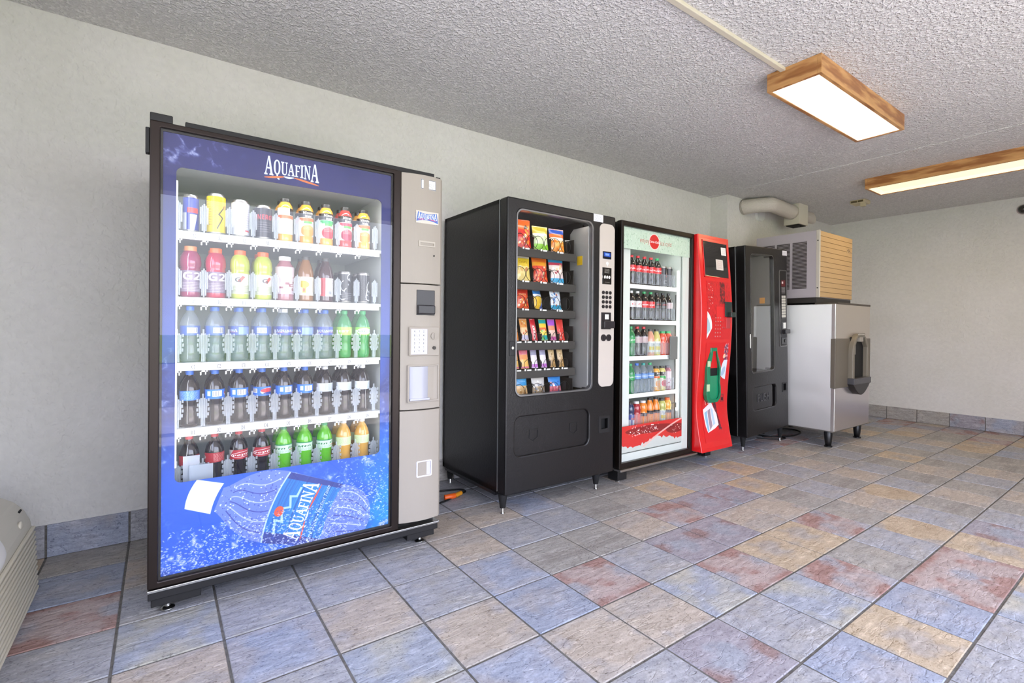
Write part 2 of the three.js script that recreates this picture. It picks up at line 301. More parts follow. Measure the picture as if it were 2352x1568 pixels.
  for (let i = 0; i < 60; i++) { g.strokeStyle = i % 2 ? 'rgba(30,60,130,0.35)' : 'rgba(70,160,230,0.3)'; g.lineWidth = m(rr(0.001, 0.004)); const q = rr(0.24, 0.52); g.beginPath(); g.moveTo(m(q + 0.03), -m(0.16)); g.quadraticCurveTo(m(q - 0.01), 0, m(q + 0.03), m(0.15)); g.stroke(); }
  g.fillStyle = 'rgba(52,48,120,0.75)'; g.fillRect(m(0.2), -m(0.17), m(0.4), m(0.045)); g.fillRect(m(0.2), m(0.10), m(0.4), m(0.06)); g.restore();
  g.strokeStyle = 'rgba(190,215,250,0.9)'; g.lineWidth = m(0.006); g.beginPath(); g.moveTo(m(0.272), -m(0.152)); g.quadraticCurveTo(m(0.232), 0, m(0.266), m(0.148)); g.stroke();
  g.strokeStyle = '#a8ccf0'; g.lineWidth = m(0.009); g.beginPath(); g.moveTo(m(0.300), m(0.105)); g.lineTo(m(0.283), m(0.05)); g.lineTo(m(0.315), m(0.052)); g.lineTo(m(0.292), m(0.0)); g.lineTo(m(0.325), -m(0.012)); g.lineTo(m(0.31), -m(0.055)); g.lineTo(m(0.335), -m(0.06)); g.lineTo(m(0.34), -m(0.1)); g.stroke();
  g.fillStyle = '#e8573a'; g.beginPath(); g.ellipse(m(0.287), m(0.012), m(0.018), m(0.022), 0, 0, 7); g.fill();
  g.save(); g.translate(m(0.375), -m(0.005)); g.rotate(-Math.PI / 2 + 0.02); logoText(g, 0, 0, m(0.245), m(0.075), '#eef4fc', '#e0503a');
  g.fillStyle = '#d5e4f8'; g.font = `italic ${m(0.02)}px serif`; g.textAlign = 'center'; g.fillText('Pure Water • Perfect Taste', 0, m(0.082)); g.restore();
  g.restore();
  g.beginPath(); g.moveTo(m(-0.05), -m(0.058)); g.lineTo(m(0.045), -m(0.062)); g.quadraticCurveTo(m(0.03), 0, m(0.042), m(0.06)); g.lineTo(m(-0.05), m(0.055)); g.quadraticCurveTo(m(-0.066), 0, m(-0.05), -m(0.058)); g.fillStyle = '#eaf0fb'; g.fill();
  g.restore();
  for (let i = 0; i < 2600; i++) { const t = rnd(), bx = -0.79 + rnd() * 0.88, by = AY0 + Math.pow(rnd(), 1.6) * 0.17 + (bx > -0.15 ? rnd() * 0.2 : 0); g.fillStyle = t > 0.4 ? 'rgba(232,238,255,0.55)' : 'rgba(60,86,190,0.5)'; g.beginPath(); g.ellipse(X(bx), Y(by), m(rr(0.001, 0.007)), m(rr(0.0008, 0.003)), rr(-1, 1), 0, 7); g.fill(); }
  logoText(g, X(-0.343), Y(1.752), m(0.215), m(0.088), '#dceefa', '#e8743c');
});
const isolate = (x0, x1, y0, y1) => (g) => { const p = g.attributes.position, uv = g.attributes.uv; for (let i = 0; i < p.count; i++) uv.setXY(i, (p.getX(i) - x0) / (x1 - x0), (p.getY(i) - y0) / (y1 - y0)); return g; };
const vend = thing('drinks_vending_machine', 'large blue glass-front drinks vending machine advertising water, with beige coin panel', 'vending machine', [-0.235, 0, -0.7]);
const AZ = -0.28, SH = [1.458, 1.198, 0.938, 0.678, 0.418];          // shelf tops
const COLX = Array.from({ length: 9 }, (_, i) => -0.697 + i * 0.0875);
{
  const z = AZ;
  // cabinet of panels, white liner
  part('cabinet', [box(-0.827, -0.80, 0.11, 1.83, -1.10, -0.345), box(0.325, 0.350, 0.11, 1.83, -1.10, -0.345), box(-0.80, 0.325, 0.11, 0.14, -1.10, -0.345), box(-0.80, 0.325, 1.80, 1.83, -1.10, -0.345), box(-0.80, 0.325, 0.14, 1.80, -1.10, -1.07), box(0.12, 0.325, 0.14, 1.80, -0.42, -0.345)].map((b) => uvm(b)), M.black, vend);
  part('liner', [box(-0.80, -0.757, 0.14, 1.80, -1.07, -0.335), box(0.085, 0.12, 0.14, 1.80, -1.07, -0.335), box(-0.757, 0.085, 0.14, 0.30, -1.07, -0.345), box(-0.757, 0.085, 1.73, 1.80, -1.07, -0.335), box(-0.757, 0.085, 0.30, 1.73, -1.07, -1.0)], M.liner, vend);
  // door: frame, printed sheet with its window, pane
  const fr = rrShape(-0.829, 0.1365, 0.113, 1.838, 0.006); fr.holes.push(rrShape(-0.797, 0.101, 0.136, 1.818, 0.003, true));
  part('door_frame', ext(fr, z - 0.06, z, 0.004), M.bronze, vend);
  const fi = rrShape(-0.806, 0.110, 0.127, 1.827, 0.003); fi.holes.push(rrShape(-0.789, 0.093, 0.145, 1.809, 0.003, true));
  part('door_gasket', ext(fi, z - 0.03, z - 0.014, 0.001), M.blackPlain, vend);
  const sh = rrShape(AX0, AX1, AY0, AY1, 0.002); sh.holes.push(rrShape(-0.748, 0.048, 0.488, 1.686, 0.022, true));
  part('advert_print', isolate(AX0, AX1, AY0, AY1)(ext(sh, z - 0.022, z - 0.019, 0)), printed(advert, { roughness: 0.5 }), vend);
  part('glass_pane', new THREE.PlaneGeometry(AX1 - AX0, AY1 - AY0).translate((AX0 + AX1) / 2, (AY0 + AY1) / 2, z - 0.012), M.glass, vend);
  part('top_rail', [box(-0.72, 0.335, 1.835, 1.872, -0.36, -0.33, 0.003), box(-0.829, -0.76, 1.838, 1.868, -0.335, -0.285, 0.004), box(0.335, 0.36, 1.832, 1.852, -0.36, -0.31, 0.003)], M.blackPlain, vend);
  part('hinge', box(-0.842, -0.829, 1.72, 1.815, -0.33, -0.30, 0.003), M.blackPlain, vend);
  part('door_sill', [box(-0.829, 0.35, 0.102, 0.112, -0.34, -0.272, 0.002)], M.chrome, vend, 'bright metal strip under the door');
  part('kick_plate', [box(-0.827, 0.347, 0.070, 0.102, -1.08, -0.283, 0.003), box(-0.818, -0.66, 0.036, 0.07, -0.42, -0.30, 0.003), box(0.19, 0.335, 0.036, 0.07, -0.42, -0.30, 0.003), box(-0.818, -0.66, 0.036, 0.07, -1.06, -0.94), box(0.19, 0.335, 0.036, 0.07, -1.06, -0.94)], M.blackPlain, vend);
  for (const [x, zz] of [[-0.766, -0.345], [0.276, -0.345], [-0.766, -1.0], [0.276, -1.0]]) part('levelling_foot', lathe([[0, 0], [0.024, 0], [0.024, 0.006], [0.012, 0.012], [0.009, 0.013], [0.009, 0.037], [0, 0.037]].map((p) => p), 16).translate(x, 0, zz), M.chrome, vend);
  // the beige coin panel: bowed front in three pieces
  const bow = (y0, y1) => { const s = new THREE.Shape(); s.moveTo(0.1385, 0.36); s.lineTo(0.1385, -z - 0.0); for (let i = 0; i <= 14; i++) { const t = i / 14, x = 0.1385 + 0.2185 * t; s.lineTo(x, 0.28 - 0.022 * Math.sin(Math.PI * Math.min(1, t * 0.92)) - (t > 0.93 ? -0.014 * (t - 0.93) / 0.07 : 0)); } s.lineTo(0.357, 0.36); s.closePath(); const g = new THREE.ExtrudeGeometry(s, { depth: y1 - y0, bevelEnabled: true, bevelThickness: 0.0015, bevelSize: 0.0015, bevelOffset: -0.0015, bevelSegments: 1 }); return g.rotateX(-Math.PI / 2).translate(0, y0, 0); };
  for (const [a, b] of [[0.139, 0.682], [0.6865, 1.298], [1.302, 1.834]]) part('coin_panel', bow(a + 0.0015, b - 0.003), M.beige, vend);
  const f = -0.2595;
  const stick = ctex(128, 80, (g, w, h) => { g.fillStyle = '#eceff0'; g.fillRect(0, 0, w, h); g.strokeStyle = '#3a3a44'; g.lineWidth = 4; g.strokeRect(3, 3, w - 6, h - 6); g.fillStyle = '#23252c'; g.fillRect(24, 12, 12, 9); g.fillRect(40, 15, 10, 8); for (let i = 0; i < 5; i++) { g.fillStyle = 'rgba(70,70,80,0.6)'; for (let q = 14; q < 112; q += 9) if (rnd() > 0.25) g.fillRect(q, 32 + i * 9, 6, 3); } });
  part('notice_sticker', box(0.229, 0.309, 1.764, 1.812, f - 0.006, f + 0.001), printed(stick), vend, 'small white notice sticker with black border');
  const badge = ctex(256, 128, (g, w, h) => { g.fillStyle = '#cdc5b8'; g.fillRect(0, 0, w, h); g.fillStyle = '#3f66b4'; g.beginPath(); g.moveTo(4, 112); g.lineTo(22, 10); g.quadraticCurveTo(128, 44, 234, 10); g.lineTo(252, 118); g.quadraticCurveTo(128, 70, 4, 112); g.fill(); logoText(g, 128, 52, 218, 72, '#f2f5fb', '#d8586a'); });
  part('logo_badge', box(0.204, 0.324, 1.596, 1.656, f - 0.006, f + 0.0015), printed(badge), vend, 'small blue water logo badge');
  const slot = rrShape(0.219, 0.307, 1.483, 1.511, 0.003); slot.holes.push(rrShape(0.227, 0.300, 1.489, 1.502, 0.002, true));
  part('card_slot', [ext(slot, f - 0.008, f + 0.004, 0.001), box(0.225, 0.302, 1.487, 1.504, f - 0.008, f - 0.0045)], M.beigeDark, vend);
  part('key_hole', cyl(0.302, 1.442, f + 0.0005, 0.004, 0.004, 10, 'z'), M.blackPlain, vend);
  part('bill_acceptor', [box(0.212, 0.308, 1.147, 1.270, f - 0.01, f + 0.002, 0.002), box(0.214, 0.304, 1.152, 1.196, f, f + 0.02, 0.006), box(0.224, 0.296, 1.160, 1.168, f + 0.02, f + 0.0212)], std({ color: 0x2c2a2e, roughness: 0.35 }), vend, 'black banknote reader');
  part('keypad_plate', box(0.174, 0.334, 0.948, 1.090, f - 0.008, f + 0.005, 0.004), M.beige, vend);
  part('keypad', box(0.182, 0.268, 0.955, 1.080, f, f + 0.0065, 0.002), std({ color: 0xc3c0c6, roughness: 0.4 }), vend);
  const kt = ctex(192, 384, (g, w, h) => { g.fillStyle = '#eeeef2'; g.fillRect(0, 0, w, h); g.fillStyle = '#4a4a55'; g.font = 'bold 44px sans-serif'; g.textAlign = 'center'; g.textBaseline = 'middle';['A', '1', '2', 'B', '3', '4', 'C', '5', '6', 'D', '7', '8', 'E', '9', '0', 'F', '*', '#'].forEach((c, i) => g.fillText(c, (i % 3 + 0.5) * 64, (Math.floor(i / 3) + 0.5) * 64)); });
  const km = printed(kt);
  for (let r = 0; r < 6; r++) for (let c = 0; c < 3; c++) {
    const x = 0.199 + c * 0.0235, y = 1.068 - r * 0.0195, g = box(x - 0.0075, x + 0.0075, y - 0.0068, y + 0.0068, f + 0.006, f + 0.0095, 0.003), p = g.attributes.position, uv = g.attributes.uv;
    for (let i = 0; i < p.count; i++) uv.setXY(i, (c + clamp((p.getX(i) - x) / 0.02 + 0.5)) / 3, 1 - (r + clamp(0.5 - (p.getY(i) - y) / 0.02)) / 6);
    part('key', g, km, vend);
  }
  part('coin_return_lever', [cyl(0.302, 1.045, f + 0.008, 0.017, 0.01, 24, 'z'), box(0.2995, 0.3045, 1.032, 1.06, f + 0.012, f + 0.019, 0.002)], M.beige, vend);
  part('lock', [cyl(0.304, 0.986, f + 0.007, 0.0085, 0.01, 18, 'z')], std({ color: 0x33302f, roughness: 0.3, metalness: 0.6 }), vend);
  const cup = rrShape(0.168, 0.334, 0.722, 0.904, 0.004); cup.holes.push(rrShape(0.176, 0.328, 0.730, 0.897, 0.002, true));
  part('delivery_frame', [ext(cup, f - 0.01, f + 0.003, 0.001), box(0.174, 0.330, 0.728, 0.899, f - 0.012, f - 0.003)], M.beige, vend);
  const hc = new THREE.CylinderGeometry(0.062, 0.062, 0.162, 24, 1, false, -1.1, 2.2); hc.scale(1, 1, 0.55).translate(0.228, 0.815, f - 0.022);
  part('delivery_door', [hc, box(0.176, 0.280, 0.731, 0.742, f - 0.002, f + 0.014, 0.003)], std({ color: 0xcfd1de, transmission: 0.35, roughness: 0.25, clearcoat: 0.6 }), vend, 'frosted curved pick-up door');
  const cr = rrShape(0.217, 0.300, 0.353, 0.433, 0.008); cr.holes.push(rrShape(0.224, 0.294, 0.360, 0.427, 0.006, true));
  part('coin_return', [ext(cr, f - 0.006, f + 0.003, 0.001)], std({ color: 0xd9d7de, roughness: 0.4 }), vend); part('coin_return_cup', box(0.222, 0.296, 0.358, 0.429, f - 0.02, f - 0.003), M.blackPlain, vend); part('coin_return_flap', box(0.250, 0.293, 0.361, 0.426, f - 0.004, f + 0.001, 0.002), std({ color: 0xc9c7d2, roughness: 0.4 }), vend);
  // shelves with slot tags, clear plastic guides and clips
  const lips = ctex(2048, 200, (g, w, h) => { g.fillStyle = '#f0f2f0'; g.fillRect(0, 0, w, h); g.fillStyle = '#3c3c42'; g.font = 'bold 28px serif'; g.textAlign = 'center'; for (let r = 0; r < 5; r++) for (let c = 0; c < 9; c++) g.fillText('ABCDE'[r] + (c + 1), ((COLX[c] + 0.745) / 0.812) * w + 24, r * 40 + 31); });
  const lipM = printed(lips);
  SH.forEach((y, r) => {
    part('shelf', box(-0.752, 0.080, y - 0.012, y, -0.98, -0.372), M.shelfWhite, vend);
    const lip = box(-0.746, 0.066, y - 0.031, y + 0.001, -0.378, -0.370, 0.002), p = lip.attributes.position, uv = lip.attributes.uv;
    for (let i = 0; i < p.count; i++) uv.setXY(i, (p.getX(i) + 0.745) / 0.812, 1 - (r + clamp(1 - (p.getY(i) - y + 0.031) / 0.032, 0.02, 0.98)) / 5);
    part('shelf_lip', lip, lipM, vend);
    for (let c = 0; c <= 9; c++) {
      const x = -0.697 + (c - 0.5) * 0.0875, low = r > 1, g = [];
      const rib = (xx, y0, y1, ra) => { const q = new THREE.CylinderGeometry(ra, ra, y1 - y0, 8, 1, true, -1.6, 3.2); g.push(q.translate(xx, (y0 + y1) / 2, -0.384)); };
      if (!low) { for (let k = -2; k <= 2; k++) rib(x + k * 0.0058, y + 0.004 + Math.abs(k) * 0.016 * (Math.abs(k) > 1 ? 1 : 0.3), y + 0.118 - Math.abs(k) * 0.007, 0.0032); }
      else {
        for (let k = -1; k <= 1; k++) rib(x + k * 0.0052, y + 0.003, y + 0.045, 0.0028);
        for (let k = -3; k <= 3; k++) { const e = Math.abs(k) === 3; if (e) for (let q = 0; q < 4; q++) rib(x + k * 0.0058 + (q % 2) * 0.002 * Math.sign(k), y + 0.045 + q * 0.019, y + 0.058 + q * 0.019, 0.0034); else rib(x + k * 0.0058, y + 0.036, y + 0.122 - Math.abs(k) * 0.005 + (k === 0 ? 0.012 : 0), 0.0033); }
      }
      g.push(box(x - 0.001, x + 0.001, y + 0.002, y + 0.05, -0.62, -0.386));
      part('bottle_guide', g, M.clear, vend);
      if (c < 9) part('clip', [box(x - 0.012, x - 0.007, y - 0.050, y - 0.032, -0.378, -0.371), box(x - 0.012, x + 0.001, y - 0.037, y - 0.032, -0.378, -0.371), box(x + 0.005, x + 0.009, y - 0.048, y - 0.032, -0.378, -0.371), box(x + 0.001, x + 0.014, y - 0.037, y - 0.032, -0.378, -0.371)], M.white, vend);
    }
  });
  part('chute_bracket', [box(-0.720, -0.665, 0.468, 0.572, -0.362, -0.358), box(-0.700, -0.620, 0.44, 0.535, -0.352, -0.348)], M.clear, vend);
  // the machine's own tubes: over the window and down its sides
  part('light_tube', cyl(-0.336, 1.706, -0.335, 0.011, 0.76, 12, 'x'), M.tubeGlow, vend); lamp(-0.336, 1.694, -0.338, -0.336, 0.9, -0.52, 0.76, 0.022, 0xf2f6ff, 22);
  for (const [x, tx] of [[-0.749, -0.30], [0.077, -0.4]]) { part('light_tube', cyl(x, 1.09, -0.330, 0.007, 1.1, 12), M.tubeGlow, vend); }
  lamp(-0.741, 1.09, -0.332, -0.2, 1.09, -0.60, 0.014, 1.1, 0xf0f5ff, 13); lamp(0.069, 1.09, -0.332, -0.5, 1.09, -0.60, 0.014, 1.1, 0xf0f5ff, 13);
}

// ---------------------------------------------------------------- bottles and cans
const SODA = [[0, 0], [0.024, 0.0], [0.031, 0.006], [0.0335, 0.02], [0.0325, 0.05], [0.0305, 0.075], [0.0325, 0.098], [0.0350, 0.108], [0.0350, 0.146], [0.0335, 0.158], [0.029, 0.175], [0.020, 0.193], [0.0132, 0.203], [0.0125, 0.212], [0.0125, 0.224]];
const WIDE = [[0, 0], [0.030, 0], [0.036, 0.006], [0.0372, 0.02], [0.0365, 0.10], [0.0372, 0.112], [0.0335, 0.120], [0.0372, 0.128], [0.0376, 0.145], [0.0355, 0.163], [0.029, 0.180], [0.0205, 0.189], [0.0205, 0.203]];
const GLASSB = [[0, 0], [0.028, 0], [0.034, 0.005], [0.0345, 0.01], [0.0345, 0.118], [0.0335, 0.132], [0.028, 0.157], [0.020, 0.178], [0.0165, 0.188], [0.0165, 0.205]];
const JUICE = [[0, 0], [0.026, 0], [0.031, 0.004], [0.0315, 0.012], [0.0315, 0.035], [0.0255, 0.06], [0.0255, 0.10], [0.0305, 0.118], [0.0315, 0.125], [0.0315, 0.150], [0.029, 0.163], [0.0215, 0.175], [0.0185, 0.182], [0.0185, 0.192]];
const SHORT = [[0, 0], [0.034, 0], [0.038, 0.006], [0.0385, 0.02], [0.0375, 0.055], [0.0385, 0.11], [0.0385, 0.138], [0.034, 0.155], [0.0255, 0.17], [0.0235, 0.178], [0.0235, 0.192]];
const CANP = (r, h) => [[0, 0.003], [r * 0.72, 0.003], [r * 0.78, 0], [r * 0.84, 0.002], [r, 0.012], [r, h - 0.014], [r * 0.86, h - 0.003], [r * 0.88, h], [r * 0.80, h], [r * 0.78, h - 0.005], [0, h - 0.005]];
const liq = (c, o = {}) => std({ color: c, roughness: 0.12, clearcoat: 1, clearcoatRoughness: 0.06, ...o });
const BM = {
  water: std({ color: 0xe3ecf2, transmission: 0.86, thickness: 0, roughness: 0.06 }), cola: liq(0x140a08), green: std({ color: 0x58c27e, transmission: 0.5, thickness: 0, roughness: 0.1, clearcoat: 1 }), lime: liq(0x5fb81c), ginger: liq(0xd9a64a), purple: liq(0x8a1f4e), cherry: liq(0xb01f45), yel: liq(0xb6c242),
  tea: liq(0x8a5a1e), darkred: liq(0x3c1218), rose: liq(0xa46a74), orange: liq(0xf0a43c), strawb: liq(0xd84a44), mango: liq(0xf2b047), diet: liq(0x1b1210), peach: liq(0xdfa184), lemonade: liq(0xd3cc79), oj: liq(0xef8618), coral: liq(0xe4573c), sprite: std({ color: 0x3aa060, transmission: 0.35, thickness: 0, roughness: 0.1, clearcoat: 1 }), ylgreen: liq(0xb7bd6a), red: liq(0xa51a26), bluedk: liq(0x1a2c55), black: liq(0x16151a),
};
const CAP = Object.fromEntries(Object.entries({ blue: 0x3c78dc, white: 0xf0f0ee, green: 0x2fae66, red: 0xd4323c, orange: 0xf26a26, dark: 0x3c3a34, tan: 0xd98a52, lime: 0x62c24a, teal: 0x2aa39a, black: 0x1b1a1c, silver: 0xb9bbbd, dgreen: 0x1f8e58, grey: 0x6e6b74 }).map(([k, v]) => [k, std({ color: v, roughness: 0.35, clearcoat: 0.3 })]));
// labels and wrappers are cells of one sheet each
function sheet(cols, rows, w, h) {
  const c = document.createElement('canvas'); c.width = cols * w; c.height = rows * h;
  const g = c.getContext('2d'), base = new THREE.CanvasTexture(c); base.colorSpace = THREE.SRGBColorSpace; let n = 0;
  return (draw) => { const i = n % cols, j = Math.floor(n++ / cols), t = base.clone(); g.save(); g.translate(i * w, j * h); g.beginPath(); g.rect(0, 0, w, h); g.clip(); g.textAlign = 'center'; g.textBaseline = 'middle'; draw(g, w, h); g.restore(); t.repeat.set(0.996 / cols, 0.99 / rows); t.offset.set((i + 0.002) / cols, 1 - (j + 0.995) / rows); t.needsUpdate = true; return t; };
}
const labelCell = sheet(8, 6, 256, 128), bagCell = sheet(8, 4, 128, 160);
const lab = (bg, draw) => printed(labelCell((g, w, h) => { g.fillStyle = bg; g.fillRect(0, 0, w, h); draw?.(g, w, h); }), { roughness: 0.3, clearcoat: 0.4 });
const bars = (g, x, y, w, h) => { g.fillStyle = '#f2f4f6'; g.fillRect(x, y, w, h); g.fillStyle = '#30343c'; for (let i = 3; i < w - 3; i += 3) if (rnd() > 0.35) g.fillRect(x + i, y + 4, 1.5, h - 10); };
const txt = (g, s, x, y, f, c) => { g.font = f; g.fillStyle = c; g.fillText(s, x, y); };
const lines = (g, x, y, w, n, c, s = 7) => { g.fillStyle = c; for (let i = 0; i < n; i++) { let q = x; while (q < x + w) { const k = rr(4, 14); g.fillRect(q, y + i * s, Math.min(k, x + w - q), 2.4); q += k + 3; } } };
